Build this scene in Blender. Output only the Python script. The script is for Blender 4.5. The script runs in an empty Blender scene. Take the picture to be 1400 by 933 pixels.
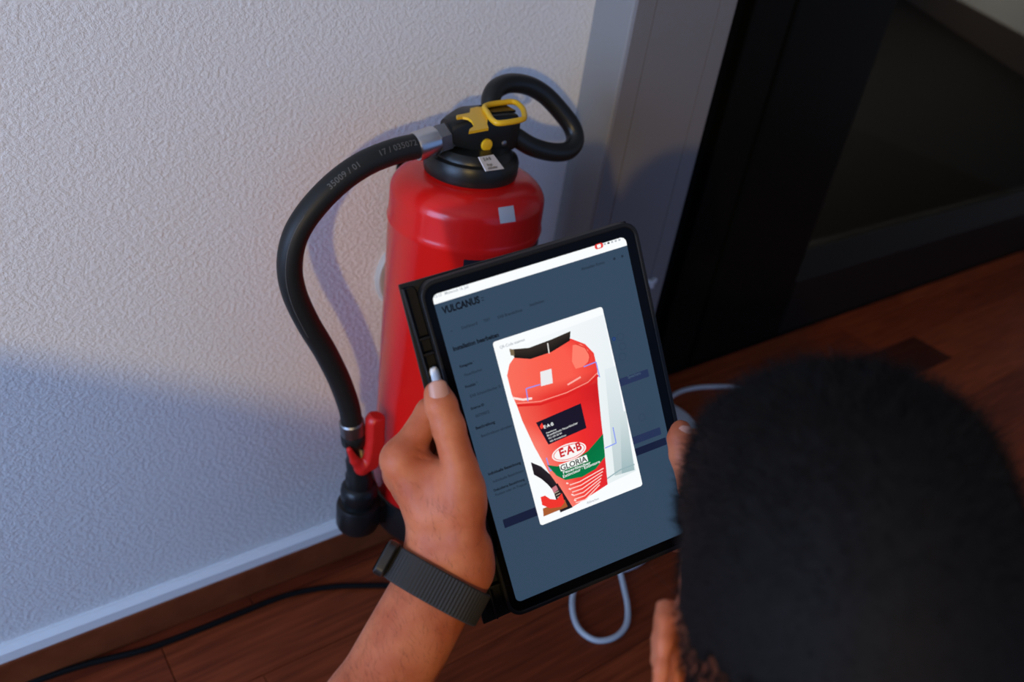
import bpy, bmesh, math, random
import numpy as np
from mathutils import Vector, Matrix

random.seed(7)
rng = np.random.default_rng(7)
sc = bpy.context.scene
COL = sc.collection

# ------------------------------------------------------------------ camera
FPX = 1130.0
IMC = np.array([700.0, 466.5])
_d1 = np.array([1643., -447., FPX]); _d2 = np.array([-280., 1764., FPX])
_dn = _d2/np.linalg.norm(_d2)
_x = _d1-_dn*(_d1@_dn); _x /= np.linalg.norm(_x)
_y = np.cross(_x, _dn)
if _y[2] < 0: _y = -_y
CR = np.stack([_x, _y, -_dn])            # rows: world axes in camera space (right, down, forward)
CC = np.array([-.528, -.87, 1.065])
cam_d = bpy.data.cameras.new('camera')
cam = bpy.data.objects.new('camera', cam_d); COL.objects.link(cam)
M = Matrix.Identity(4)
for i in range(3):
    M[i][0] = CR[i, 0]; M[i][1] = -CR[i, 1]; M[i][2] = -CR[i, 2]; M[i][3] = CC[i]
cam.matrix_world = M
cam_d.sensor_width = 36; cam_d.lens = FPX*36/1400
cam_d.clip_start = .02
cam_d.dof.use_dof = True; cam_d.dof.focus_distance = .73; cam_d.dof.aperture_fstop = 4.5
sc.camera = cam

# ------------------------------------------------------------------ light and exposure
w = bpy.data.worlds.new('world'); sc.world = w; w.use_nodes = True
w.node_tree.nodes['Background'].inputs[0].default_value = (.27, .48, 1.0, 1)
w.node_tree.nodes['Background'].inputs[1].default_value = .60
KEY = Vector((-2.30, -3.00, 1.534))
ld = bpy.data.lights.new('key_lamp', 'AREA'); ld.shape = 'DISK'; ld.size = .10
ld.energy = 38; ld.color = (1, .68, .20)
lo = bpy.data.objects.new('key_lamp', ld); COL.objects.link(lo)
lo.location = KEY
lo.rotation_euler = (Vector((0, -.1, .55))-KEY).to_track_quat('-Z', 'Y').to_euler()
# added blue fill lamp, seated in an invented window of the left wall
wd_ = bpy.data.lights.new('added_blue_fill', 'AREA'); wd_.shape = 'RECTANGLE'; wd_.size = 1.35; wd_.size_y = 1.5
wd_.energy = 63; wd_.color = (.38, .59, 1.0)
wo = bpy.data.objects.new('added_blue_fill', wd_); COL.objects.link(wo); wo.location = (-2.66, -.95, .98)
wo.rotation_euler = Vector((1, 0, 0)).to_track_quat('-Z', 'Z').to_euler()
vs = sc.view_settings
vs.view_transform = 'Standard'; vs.look = 'None'; vs.gamma = 1; vs.use_curve_mapping = False
vs.exposure = 0.0

# ------------------------------------------------------------------ helpers
def ray(px, py): return CR@np.array([(px-IMC[0])/FPX, (py-IMC[1])/FPX, 1.])
def W(px, py, z): return CC+ray(px, py)*z                 # a point of the place at distance z along the view axis
def onp(px, py, axis, val):
    r = ray(px, py); return CC+r*((val-CC[axis])/r[axis])

MATS = {}
def mat(name, col, rough=.5, metal=0., spec=.5, coat=0., bump=None, vary=None, sss=0., emit=None, estr=1., alpha=None):
    if name in MATS: return MATS[name]
    m = bpy.data.materials.new(name); m.use_nodes = True
    nt = m.node_tree; b = nt.nodes['Principled BSDF']
    b.inputs['Base Color'].default_value = (*col, 1)
    b.inputs['Roughness'].default_value = rough; b.inputs['Metallic'].default_value = metal
    b.inputs['Specular IOR Level'].default_value = spec
    b.inputs['Coat Weight'].default_value = coat; b.inputs['Coat Roughness'].default_value = .06
    if sss:
        b.inputs['Subsurface Weight'].default_value = sss
        b.inputs['Subsurface Radius'].default_value = (.9, .35, .2); b.inputs['Subsurface Scale'].default_value = .006
    if emit:
        b.inputs['Emission Color'].default_value = (*emit, 1); b.inputs['Emission Strength'].default_value = estr
    tc = nt.nodes.new('ShaderNodeTexCoord')
    if vary:      # (scale, amount, second colour)
        n = nt.nodes.new('ShaderNodeTexNoise'); n.inputs['Scale'].default_value = vary[0]; n.inputs['Detail'].default_value = 4
        nt.links.new(tc.outputs['Object'], n.inputs['Vector'])
        mx = nt.nodes.new('ShaderNodeMix'); mx.data_type = 'RGBA'
        mr = nt.nodes.new('ShaderNodeMapRange'); mr.inputs['From Min'].default_value = .35; mr.inputs['From Max'].default_value = .7
        mr.inputs['To Max'].default_value = vary[1]
        nt.links.new(n.outputs['Fac'], mr.inputs['Value']); nt.links.new(mr.outputs['Result'], mx.inputs['Factor'])
        mx.inputs['A'].default_value = (*col, 1); mx.inputs['B'].default_value = (*vary[2], 1)
        nt.links.new(mx.outputs['Result'], b.inputs['Base Color'])
    if bump:      # (scale, strength, distance)
        n2 = nt.nodes.new('ShaderNodeTexNoise'); n2.inputs['Scale'].default_value = bump[0]; n2.inputs['Detail'].default_value = 3
        nt.links.new(tc.outputs['Object'], n2.inputs['Vector'])
        bp = nt.nodes.new('ShaderNodeBump'); bp.inputs['Strength'].default_value = bump[1]; bp.inputs['Distance'].default_value = bump[2]
        nt.links.new(n2.outputs['Fac'], bp.inputs['Height']); nt.links.new(bp.outputs['Normal'], b.inputs['Normal'])
    MATS[name] = m
    return m

def mk(name, verts, faces, m, parent=None, smooth=False, off=None):
    me = bpy.data.meshes.new(name)
    v = np.asarray(verts, float)
    if off is not None: v = v-np.asarray(off)
    me.from_pydata([tuple(p) for p in v], [], [tuple(int(i) for i in f) for f in faces])
    me.update()
    if smooth:
        me.polygons.foreach_set('use_smooth', [True]*len(me.polygons))
        if smooth == 'auto':
            try: me.set_sharp_from_angle(angle=math.radians(38))
            except Exception: pass
    if m is not None: me.materials.append(m)
    o = bpy.data.objects.new(name, me); COL.objects.link(o)
    if parent is not None: o.parent = parent
    return o

def tag(o, label=None, cat=None, group=None, kind=None):
    if label: o['label'] = label
    if cat: o['category'] = cat
    if group: o['group'] = group
    if kind: o['kind'] = kind
    return o

def empty(name, loc=(0, 0, 0), mw=None):
    o = bpy.data.objects.new(name, None); COL.objects.link(o); o.empty_display_size = .05
    if mw is not None: o.matrix_world = mw
    else: o.location = loc
    return o

class G:
    """geometry collector"""
    def __init__(s): s.v = []; s.f = []
    def add(s, v, f):
        n = len(s.v); s.v += [tuple(p) for p in v]; s.f += [tuple(i+n for i in q) for q in f]; return s
    def box(s, a, b):
        x0, y0, z0 = a; x1, y1, z1 = b
        return s.add([(x0,y0,z0),(x1,y0,z0),(x1,y1,z0),(x0,y1,z0),(x0,y0,z1),(x1,y0,z1),(x1,y1,z1),(x0,y1,z1)],
              [(0,3,2,1),(4,5,6,7),(0,1,5,4),(1,2,6,5),(2,3,7,6),(3,0,4,7)])
    def prism(s, poly, z0, z1):
        n = len(poly)
        v = [(x, y, z0) for x, y in poly]+[(x, y, z1) for x, y in poly]
        f = [tuple(range(n))[::-1], tuple(range(n, 2*n))]+[(i, (i+1) % n, n+(i+1) % n, n+i) for i in range(n)]
        return s.add(v, f)
    def lathe(s, prof, c=(0, 0, 0), n=48, ax=None):
        """prof: (r, h) list; axis along ax (default z)"""
        A = np.array([0, 0, 1.]) if ax is None else np.asarray(ax, float)/np.linalg.norm(ax)
        t = np.array([1., 0, 0]) if abs(A[0]) < .9 else np.array([0, 1., 0])
        u = np.cross(A, t); u /= np.linalg.norm(u); v = np.cross(A, u)
        V = []; F = []
        for r, h in prof:
            for k in range(n):
                a = 2*math.pi*k/n
                V.append(np.asarray(c)+A*h+(u*math.cos(a)+v*math.sin(a))*r)
        for i in range(len(prof)-1):
            for k in range(n):
                k2 = (k+1) % n
                F.append((i*n+k, i*n+k2, (i+1)*n+k2, (i+1)*n+k))
        if prof[0][0] > 1e-6: F.append(tuple(range(n))[::-1])
        if prof[-1][0] > 1e-6: F.append(tuple(range((len(prof)-1)*n, len(prof)*n)))
        return s.add(V, F)
    def tube(s, P, r, n=16, closed=False, cap=True):
        P = np.asarray(P, float); m = len(P)
        r = np.full(m, r) if np.isscalar(r) else np.asarray(r)
        T = np.roll(P, -1, 0)-np.roll(P, 1, 0) if closed else np.gradient(P, axis=0)
        T /= np.linalg.norm(T, axis=1)[:, None]
        t0 = np.array([0, 0, 1.]) if abs(T[0][2]) < .9 else np.array([1., 0, 0])
        N = np.cross(T[0], t0); N /= np.linalg.norm(N)
        V = []; F = []
        for i in range(m):
            N = N-T[i]*(N@T[i]); N /= np.linalg.norm(N); B = np.cross(T[i], N)
            for k in range(n):
                a = 2*math.pi*k/n; V.append(P[i]+(N*math.cos(a)+B*math.sin(a))*r[i])
        for i in range(m if closed else m-1):
            j = (i+1) % m
            for k in range(n):
                k2 = (k+1) % n; F.append((i*n+k, i*n+k2, j*n+k2, j*n+k))
        if cap and not closed: F.append(tuple(range(n))[::-1]); F.append(tuple(range((m-1)*n, m*n)))
        return s.add(V, F)
    def build(s, name, m, parent=None, smooth=False, off=None): return mk(name, s.v, s.f, m, parent, smooth, off)

def bez(pts, n=8, closed=False):
    """Catmull-Rom through pts"""
    P = np.asarray(pts, float); m = len(P); out = []
    for i in range(m if closed else m-1):
        if closed: p0, p1, p2, p3 = P[(i-1) % m], P[i], P[(i+1) % m], P[(i+2) % m]
        else: p0, p1, p2, p3 = P[max(i-1, 0)], P[i], P[i+1], P[min(i+2, m-1)]
        for k in range(n):
            t = k/n
            out.append(.5*((2*p1)+(-p0+p2)*t+(2*p0-5*p1+4*p2-p3)*t*t+(-p0+3*p1-3*p2+p3)*t**3))
    if not closed: out.append(P[-1])
    return np.array(out)

def rrect(x0, y0, x1, y1, r, n=6):
    out = []
    for cx, cy, a0 in ((x1-r, y1-r, 0), (x0+r, y1-r, 90), (x0+r, y0+r, 180), (x1-r, y0+r, 270)):
        for k in range(n+1):
            a = math.radians(a0+90*k/n); out.append((cx+r*math.cos(a), cy+r*math.sin(a)))
    return out

def bevel(o, wd, seg=2):
    b = o.modifiers.new('bevel', 'BEVEL'); b.width = wd; b.segments = seg; b.limit_method = 'ANGLE'; b.angle_limit = math.radians(40)
    return o

_dg = None
def text_geo(body, size, bold=0., align='LEFT', space=1.):
    cu = bpy.data.curves.new('t', 'FONT'); cu.body = body; cu.size = size; cu.align_x = align; cu.offset = bold*size; cu.space_character = space
    cu.resolution_u = 3
    ob = bpy.data.objects.new('t', cu); COL.objects.link(ob)
    bpy.context.view_layer.update()
    dg = bpy.context.evaluated_depsgraph_get()
    me = bpy.data.meshes.new_from_object(ob.evaluated_get(dg))
    v = np.array([p.co[:] for p in me.vertices]); f = [tuple(p.vertices) for p in me.polygons]
    bpy.data.objects.remove(ob); bpy.data.curves.remove(cu); bpy.data.meshes.remove(me)
    return v, f

# ------------------------------------------------------------------ the setting
m_wall = bpy.data.materials.new('plaster'); m_wall.use_nodes = True
nt = m_wall.node_tree; b = nt.nodes['Principled BSDF']
b.inputs['Base Color'].default_value = (.80, .80, .79, 1); b.inputs['Roughness'].default_value = .85; b.inputs['Specular IOR Level'].default_value = .2
tc = nt.nodes.new('ShaderNodeTexCoord')
n1 = nt.nodes.new('ShaderNodeTexNoise'); n1.inputs['Scale'].default_value = 170; n1.inputs['Detail'].default_value = 5; n1.inputs['Roughness'].default_value = .62
mp = nt.nodes.new('ShaderNodeMapping'); mp.inputs['Rotation'].default_value = (0, math.radians(35), 0); mp.inputs['Scale'].default_value = (1.0, 1, 1.1)
nt.links.new(tc.outputs['Object'], mp.inputs['Vector']); nt.links.new(mp.outputs['Vector'], n1.inputs['Vector'])
mr = nt.nodes.new('ShaderNodeMapRange'); mr.inputs['From Min'].default_value = .30; mr.inputs['From Max'].default_value = .74; mr.interpolation_type = 'SMOOTHSTEP'
nt.links.new(n1.outputs['Fac'], mr.inputs['Value'])
bp = nt.nodes.new('ShaderNodeBump'); bp.inputs['Strength'].default_value = .46; bp.inputs['Distance'].default_value = .0020
nt.links.new(mr.outputs['Result'], bp.inputs['Height']); nt.links.new(bp.outputs['Normal'], b.inputs['Normal'])

m_paint = mat('painted_reveal', (.25, .25, .25), .5, spec=.3)
m_strip = mat('white_strip', (.86, .88, .88), .55)
m_casing = mat('grey_casing', (.20, .19, .195), .42, spec=.3)
m_dark = mat('anthracite_metal', (.0042, .0045, .0042), .42, spec=.08)
m_black = mat('black_gasket', (.004, .004, .004), .8, spec=.04)
m_skirt = mat('skirting_wood', (.22, .055, .018), .5, spec=.2, vary=(30, .7, (.14, .032, .011)))

def struct(o, label=None): o['kind'] = 'structure'; return o
# wall with the extinguisher, up to the door reveal
g = G().box((-2.8, 0, 0), (.268, .12, 2.5)); struct(g.build('wall_back', m_wall))
# reveal (pilaster) and grey casing that stands proud of the wall
CY = -.077
g = G().box((.268, CY+.004, 0), (.30, .12, 2.5)); o = struct(g.build('wall_reveal', m_paint)); bevel(o, .003)
cas = struct(empty('trim_casing', (.30, CY, 0))); tag(cas, 'grey grooved door casing beside the dark door', None)
def casx(px): return onp(px, 0, 1, CY)[0]
gx = [.270, casx(899)-.0008, casx(899)+.0008, casx(986)-.0008, casx(986)+.0008, casx(1008.5)]
prof = [(gx[0], CY), (gx[1], CY), (gx[1], CY+.004), (gx[2], CY+.004), (gx[2], CY), (gx[3], CY), (gx[3], CY+.004), (gx[4], CY+.004), (gx[4], CY), (gx[5], CY), (gx[5], .12), (.301, .12), (.301, CY+.006), (gx[0], CY+.006)]
g = G().prism(prof[:-2]+[(.301, .12), (.301, CY+.006), (gx[0], CY+.006)], 0, 2.5)
g.build('casing_panel', m_casing, cas, off=(.30, CY, 0))

# floor: base slab and planks
m_slab = mat('floor_base', (.012, .006, .004), .7)
g = G().box((-4, -4.2, -.05), (9, .26, -.012)); fl = struct(g.build('floor', m_slab))
m_plank = bpy.data.materials.new('plank_wood'); m_plank.use_nodes = True
nt = m_plank.node_tree; b = nt.nodes['Principled BSDF']
b.inputs['Roughness'].default_value = .45; b.inputs['Specular IOR Level'].default_value = .18
oi = nt.nodes.new('ShaderNodeObjectInfo'); tc = nt.nodes.new('ShaderNodeTexCoord')
va = nt.nodes.new('ShaderNodeVectorMath'); va.operation = 'ADD'
mp = nt.nodes.new('ShaderNodeMapping'); mp.inputs['Scale'].default_value = (3, 45, 10)
nt.links.new(tc.outputs['Object'], va.inputs[0]); nt.links.new(oi.outputs['Location'], va.inputs[1]); nt.links.new(va.outputs[0], mp.inputs['Vector'])
nz = nt.nodes.new('ShaderNodeTexNoise'); nz.inputs['Scale'].default_value = 2.5; nz.inputs['Detail'].default_value = 5
nt.links.new(mp.outputs['Vector'], nz.inputs['Vector'])
mx = nt.nodes.new('ShaderNodeMix'); mx.data_type = 'RGBA'; mx.blend_type = 'MULTIPLY'; mx.inputs['Factor'].default_value = .75
cr = nt.nodes.new('ShaderNodeValToRGB'); cr.color_ramp.elements[0].color = (.45, .40, .38, 1); cr.color_ramp.elements[0].position = .3
cr.color_ramp.elements[1].color = (1.25, 1.2, 1.15, 1); cr.color_ramp.elements[1].position = .7
nt.links.new(nz.outputs['Fac'], cr.inputs['Fac']); nt.links.new(oi.outputs['Color'], mx.inputs['A']); nt.links.new(cr.outputs['Color'], mx.inputs['B'])
nt.links.new(mx.outputs['Result'], b.inputs['Base Color'])
LENS = [.45, .62, .8]; plank_me = {}
def plank_mesh(L, wd):
    k = (round(L, 3), round(wd, 3))
    if k not in plank_me:
        e = .0012; bm = bmesh.new()
        lo_ = [bm.verts.new((x, y, z)) for z in (-.012, -e) for x, y in ((0.0004, .0004), (L-.0004, .0004), (L-.0004, wd-.0004), (.0004, wd-.0004))]
        hi = [bm.verts.new((x, y, 0)) for x, y in ((e, e), (L-e, e), (L-e, wd-e), (e, wd-e))]
        for i in range(4):
            j = (i+1) % 4
            bm.faces.new((lo_[i], lo_[j], lo_[4+j], lo_[4+i])); bm.faces.new((lo_[4+i], lo_[4+j], hi[j], hi[i]))
        bm.faces.new(hi)
        me = bpy.data.meshes.new('plank'); bm.to_mesh(me); bm.free(); me.materials.append(m_plank); plank_me[k] = me
    return plank_me[k]
TONES = [(.27, .052, .016), (.215, .041, .013), (.32, .066, .020), (.165, .030, .011), (.25, .048, .014), (.080, .016, .007)]
PW = .118
def add_plank(x, y, L, tone, wd=PW):
    o = bpy.data.objects.new('plank', plank_mesh(L, wd)); COL.objects.link(o); o.parent = fl; o.location = (x, y, 0); o.color = (*tone, 1)
y = .133-.0; row = 0
ys = [-.036+PW, -.036]
yy = -.036+PW
while yy > -1.95:
    y0 = yy-PW
    if abs(yy+.036) < 1e-6:      # row with the dark short plank
        segs = []; x = -2.64
        for L in (.82, .82, .62, .8, .62): segs.append((x, L, None)); x += L
        x = 1.18; segs.append((x-.14, .14, None)); segs.append((x, .45, TONES[5])); x = 1.63
        for L in (.8, .8, .62): segs.append((x, L, TONES[2] if x < 1.7 else None)); x += L
    else:
        segs = []; x = -2.4-random.random()*.5
        while x < 3.4:
            L = random.choice(LENS); segs.append((x, L, None)); x += L
    for x, L, tn in segs:
        add_plank(x, y0, L, tn or random.choice(TONES[:5]))
    yy -= PW; row += 1
# strip against the door (in the recess)
x = .2
while x < 3.4:
    add_plank(x, -.036+PW, .8, random.choice(TONES[:3]), .133-(-.036+PW)); x += .8
# skirting
g = G().box((-2.68, -.015, 0), (.267, 0, .058)); o = struct(g.build('baseboard_back', m_skirt)); bevel(o, .003)
g = G().prism([(-.0, .058), (-.013, .058), (-.013, .074), (-.006, .080), (0, .080)], -2.4, .267)
v = [(z, x, y) for x, y, z in g.v]; o = struct(mk('trim_1', v, [f[::-1] for f in g.f], m_strip))
g = G().box((.262, CY-.012, 0), (gx[5], CY, .0)) if False else None

# door in the recess
DY = .133
m_glass = bpy.data.materials.new('tinted_glass'); m_glass.use_nodes = True
nt = m_glass.node_tree; nt.nodes.remove(nt.nodes['Principled BSDF'])
tr = nt.nodes.new('ShaderNodeBsdfTransparent'); tr.inputs[0].default_value = (.45, .44, .42, 1)
gl = nt.nodes.new('ShaderNodeBsdfGlossy'); gl.inputs['Roughness'].default_value = .04; gl.inputs['Color'].default_value = (.15, .15, .15, 1)
ms = nt.nodes.new('ShaderNodeMixShader')
ms.inputs[0].default_value = .06; nt.links.new(tr.outputs[0], ms.inputs[1]); nt.links.new(gl.outputs[0], ms.inputs[2])
nt.links.new(ms.outputs[0], nt.nodes['Material Output'].inputs[0])
dr = struct(empty('door_1', (.9, DY, 0))); dof = (.9, DY, 0)
g = G().box((.40, DY+.025, 0), (.775, DY+.10, 2.4)); o = g.build('frame_post', m_black, dr, off=dof)
g = G().box((.779, DY+.004, 0), (.895, DY+.10, 2.4)); o = bevel(g.build('frame_post', m_dark, dr, off=dof), .004)
g = G().box((.90, DY, .006), (1.235, DY+.06, 2.3)); o = bevel(g.build('stile', m_dark, dr, off=dof), .006)
g = G().box((3.0, DY, .006), (3.2, DY+.06, 2.3)); o = bevel(g.build('stile', m_dark, dr, off=dof), .006)
prof = [(DY, .006), (DY, .165), (DY+.030, .235), (DY+.06, .235), (DY+.06, .006)]
g = G().prism(prof, 1.235, 3.0); v = [(z, x, y) for x, y, z in g.v]
m_rail = mat('anthracite_rail', (.009, .0095, .0095), .4, spec=.12)
mk('bottom_rail', v, g.f, m_rail, dr, off=dof)
g = G().box((1.235, DY+.034, .235), (3.0, DY+.040, 2.2)); g.build('pane', m_glass, dr, off=dof)
g = G().box((1.235, DY, 2.2), (3.0, DY+.06, 2.3)); g.build('top_rail', m_dark, dr, off=dof)
g = G().box((.40, DY-.004, -.012), (3.2, DY+.10, .0055)); g.build('threshold', m_black, dr, off=dof)
# the room behind the glass
m_dfloor = mat('dark_floor', (.008, .006, .004), .7, spec=.1)
g = G().box((.4, DY+.1, -.05), (14, 9, -.002)); struct(g.build('floor_corridor', m_dfloor))
A0 = onp(1240, 0, 2, 0); A1 = onp(1400, 105, 2, 0)
dv = (A1-A0)/np.linalg.norm(A1-A0); nv = np.array([-dv[1], dv[0], 0]); nv = nv if nv[0] > 0 else -nv
E0 = A0-dv*2; E1 = A1+dv*1.0
def slab(a, bb, nrm, t0, t1, z0, z1):
    q = [a+nrm*t0, bb+nrm*t0, bb+nrm*t1, a+nrm*t1]
    return G().prism([(p[0], p[1]) for p in q], z0, z1)
m_cw = mat('corridor_wall', (.62, .64, .62), .8)
struct(slab(E0, E1, nv, .02, .15, 0, 2.6).build('wall_corridor', m_cw))
m_cs = mat('corridor_skirting', (.07, .048, .03), .6)
struct(slab(E0, E1, nv, 0, .02, 0, .22).build('baseboard_corridor', m_cs))

# ceiling and right-hand wall of the room; the left and the back are open to the daylight
m_room = mat('room_paint', (.55, .55, .54), .8); m_sb0 = mat('added_window_paint', (.7, .7, .7), .5)
struct(G().box((-4.5, -4.2, 2.55), (14, 9, 2.7)).build('ceiling', m_room))
struct(G().box((3.25, -4.2, 0), (3.4, .24, 2.55)).build('wall_right', m_room))
cl = bpy.data.lights.new('corridor_fill', 'AREA'); cl.size = .4; cl.energy = 110; cl.color = (1, .93, .82)  # added fill light that brightens the far wall behind the glass
co_ = bpy.data.objects.new('corridor_fill', cl); COL.objects.link(co_); co_.location = (5.6, 3.6, 2.5)

# unseen left wall, with a window added to seat the blue fill
wl = struct(empty('wall_left', (-2.7, -1, 0))); wlo = (-2.7, -1, 0)
for a_, b_ in (((-2.8, -2.4, 0), (-2.68, 0, .2)), ((-2.8, -2.4, 1.76), (-2.68, 0, 2.55)), ((-2.8, -.25, .2), (-2.68, 0, 1.76)), ((-2.8, -2.4, .2), (-2.68, -1.65, 1.76))):
    G().box(a_, b_).build('wall_panel', m_room, wl, off=wlo)
win = struct(empty('added_window', (-2.7, -.95, .2))); wno = (-2.7, -.95, .2)
for a_, b_ in (((-2.76, -1.65, .2), (-2.69, -1.59, 1.76)), ((-2.76, -.31, .2), (-2.69, -.25, 1.76)), ((-2.76, -.98, .2), (-2.69, -.92, 1.76)), ((-2.76, -1.65, .2), (-2.69, -.25, .26)), ((-2.76, -1.65, 1.70), (-2.69, -.25, 1.76))):
    G().box(a_, b_).build('added_window_frame', m_sb0, win, off=wno)

# added unseen blocker, shaped like a filing cabinet, that shades the low left part of the wall (stands left of the picture)
m_sb = mat('blocker_white', (.7, .7, .69), .45)
sb = empty('cabinet_blocker', (-1.3, -1.22, 0)); so = (-1.3, -1.22, 0)
tag(sb, 'added light blocker shaped as a white drawer cabinet standing left of the picture', 'cabinet')
bevel(G().box((-1.50, -1.60, .05), (-1.113, -.84, .842)).build('body', m_sb, sb, off=so), .002)
bevel(G().box((-1.51, -1.61, .842), (-1.10, -.83, .862)).build('top', m_sb, sb, off=so), .003)
G().box((-1.49, -1.58, 0), (-1.13, -.86, .05)).build('plinth', m_dark, sb, off=so)
for k in range(3):
    z0 = .065+k*.258
    d = bevel(G().box((-1.113, -1.59, z0), (-1.100, -.85, z0+.248)).build('drawer', m_sb, sb, off=so), .002)
    bevel(G().box((-1.100, -1.30, z0+.17), (-1.085, -1.14, z0+.185)).build('handle', m_rail, d), .003).location = (-so[0], -so[1], 0)

# ------------------------------------------------------------------ wall socket behind the extinguisher
m_ivory = mat('ivory_plastic', (.45, .43, .39), .5)
m_hole = mat('socket_dark', (.03, .022, .02), .6)
sx, sz = .017, .512
ws = empty('wall_socket', (sx, 0, sz)); tag(ws, 'round pale wall fitting half hidden behind the red cylinder', 'socket')
G().lathe([(.060, 0), (.060, .004), (.057, .008), (.050, .009), (.046, .007), (.045, .002)], (sx, 0, sz), 40, (0, -1, 0)).build('rim', m_ivory, ws, 'auto', (sx, 0, sz))
G().lathe([(.0455, .001), (.0455, .003), (.03, .0035), (.0001, .0035)], (sx, 0, sz), 40, (0, -1, 0)).build('recess', m_hole, ws, 'auto', (sx, 0, sz))

# ------------------------------------------------------------------ fire extinguisher
AX = np.array([0, -.1325, 0])
m_red = mat('red_enamel', (.72, .010, .008), .26, spec=.35, coat=.22)
m_redp = mat('red_plastic', (.60, .016, .014), .38)
m_blk = mat('black_plastic', (.009, .010, .010), .36, spec=.4, bump=(900, .08, .0004))
m_blkg = mat('black_gloss_plastic', (.006, .006, .006), .22)
m_rub = mat('black_rubber', (.011, .012, .012), .5, spec=.35)
m_met = mat('ferrule_metal', (.62, .62, .63), .28, metal=1, bump=(300, .1, .0004))
m_met2 = mat('dull_metal', (.30, .30, .31), .4, metal=1)
m_brass = mat('brass', (.42, .33, .2), .35, metal=1)
m_yel = mat('yellow_plastic', (.86, .50, .012), .42)
m_wht = mat('white_sticker', (.72, .72, .74), .5)
m_ink = mat('dark_print', (.06, .06, .065), .6)
m_inkr = mat('red_print', (.62, .03, .05), .5)
m_lab = mat('black_label', (.012, .012, .018), .32)
m_grn = mat('green_band', (.006, .14, .045), .35)
m_wp = mat('white_print', (.78, .78, .78), .5)
m_gp = mat('hose_print', (.095, .095, .092), .6)
ext = empty('fire_extinguisher', (0, AX[1], .19)); eo = (0, AX[1], .19)
tag(ext, 'red fire extinguisher with black hose and yellow safety clip hung on the wall', 'extinguisher')
R0 = .0905
prof = [(.070, .225), (.0865, .236), (.0900, .250), (R0, .262)]
prof += [(R0, .6475), (.0918, .6505), (.0924, .6545), (.0914, .6585), (.0908, .662), (.0906, .686)]
for k in range(1, 11):
    a = math.radians(90*k/10)
    prof.append((.0906-.036*(1-math.cos(a)), .686+.026*math.sin(a)))
prof += [(.050, .7130), (.046, .716), (.046, .73)]
body = G().lathe(prof, AX, 96).build('tank', m_red, ext, 'auto', eo)
# base ring and nozzle cup
G().lathe([(.084, .188), (.090, .190), (.0925, .196), (.0935, .232), (.0925, .246), (.0895, .247), (.0895, .2405), (.07, .236)], AX, 72).build('base_ring', m_blk, ext, 'auto', eo)
NC = np.array([-.1245, -.1325, 0])
cup = G().lathe([(.024, .206), (.0280, .208), (.0298, .213), (.0298, .245), (.0283, .249), (.0232, .250), (.0232, .257), (.0246, .260), (.0250, .270), (.0240, .277), (.0205, .281), (.0165, .283)], NC, 36)
cup.box((-.1245, -.1325-.018, .21), (-.080, -.1325+.018, .244))
cup.build('nozzle_cup', m_blk, ext, 'auto', eo)
# collar
G().lathe([(.046, .712), (.0500, .7122), (.0535, .7145), (.0545, .719), (.0545, .7310), (.0525, .7355), (.0465, .7370), (.0455, .7410), (.041, .7455), (.030, .7465)], AX, 64).build('collar', m_blk, ext, 'auto', eo)
# valve head: lofted body running towards the hose port on the left
HD = np.array([-.985, .0, -.17]); HD /= np.linalg.norm(HD)          # hose port axis
PORT = np.array([-.0275, -.1325, .7905])
def loft(secs, n=4):
    """secs: (centre, half width, half height, corner radius) perpendicular to x-ish axis"""
    V = []; F = []; m = 0
    for c0, hw, hh, cr_ in secs:
        ring = rrect(-hw, -hh, hw, hh, cr_, n); m = len(ring)
        for yy_, zz in ring: V.append(np.asarray(c0)+np.array([0, yy_, zz]))
    for i in range(len(secs)-1):
        for k in range(m):
            k2 = (k+1) % m; F.append((i*m+k, (i+1)*m+k, (i+1)*m+k2, i*m+k2))
    F.append(tuple(range(m))); F.append(tuple(range((len(secs)-1)*m, len(secs)*m))[::-1])
    return V, F
g = G()
V, F = loft([((-.038, AX[1], .763), .0135, .0135, .010), ((-.032, AX[1], .7635), .0150, .0150, .008), ((-.016, AX[1], .7645), .0185, .0180, .004),
             ((-.008, AX[1], .7622), .0200, .0213, .003), ((.034, AX[1], .7622), .0205, .0217, .003), ((.044, AX[1], .7615), .0200, .0205, .004), ((.050, AX[1], .760), .017, .017, .006)], 3)
g.add(V, F)
g.lathe([(.026, .738), (.0255, .7445), (.023, .7465), (.018, .7475)], AX, 40)
g.build('valve_body', m_blk, ext, 'auto', eo)
# side stop button and screw, white sticker, dome sticker
def face_pt(px, py, y): return onp(px, py, 1, y)
p = face_pt(665, 198, AX[1]-.0205)
G().lathe([(.0066, -.002), (.0072, .0005), (.0066, .0022), (.003, .0028), (.0001, .0028)], p, 28, (0, -1, 0)).build('indicator_button', m_yel, ext, 'auto', eo)
p = face_pt(689, 196, AX[1]-.0205)
G().lathe([(.0034, -.002), (.0034, .0010), (.0022, .0018), (.0001, .0018)], p, 16, (0, -1, 0)).build('screw', m_met2, ext, 'auto', eo)
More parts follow.
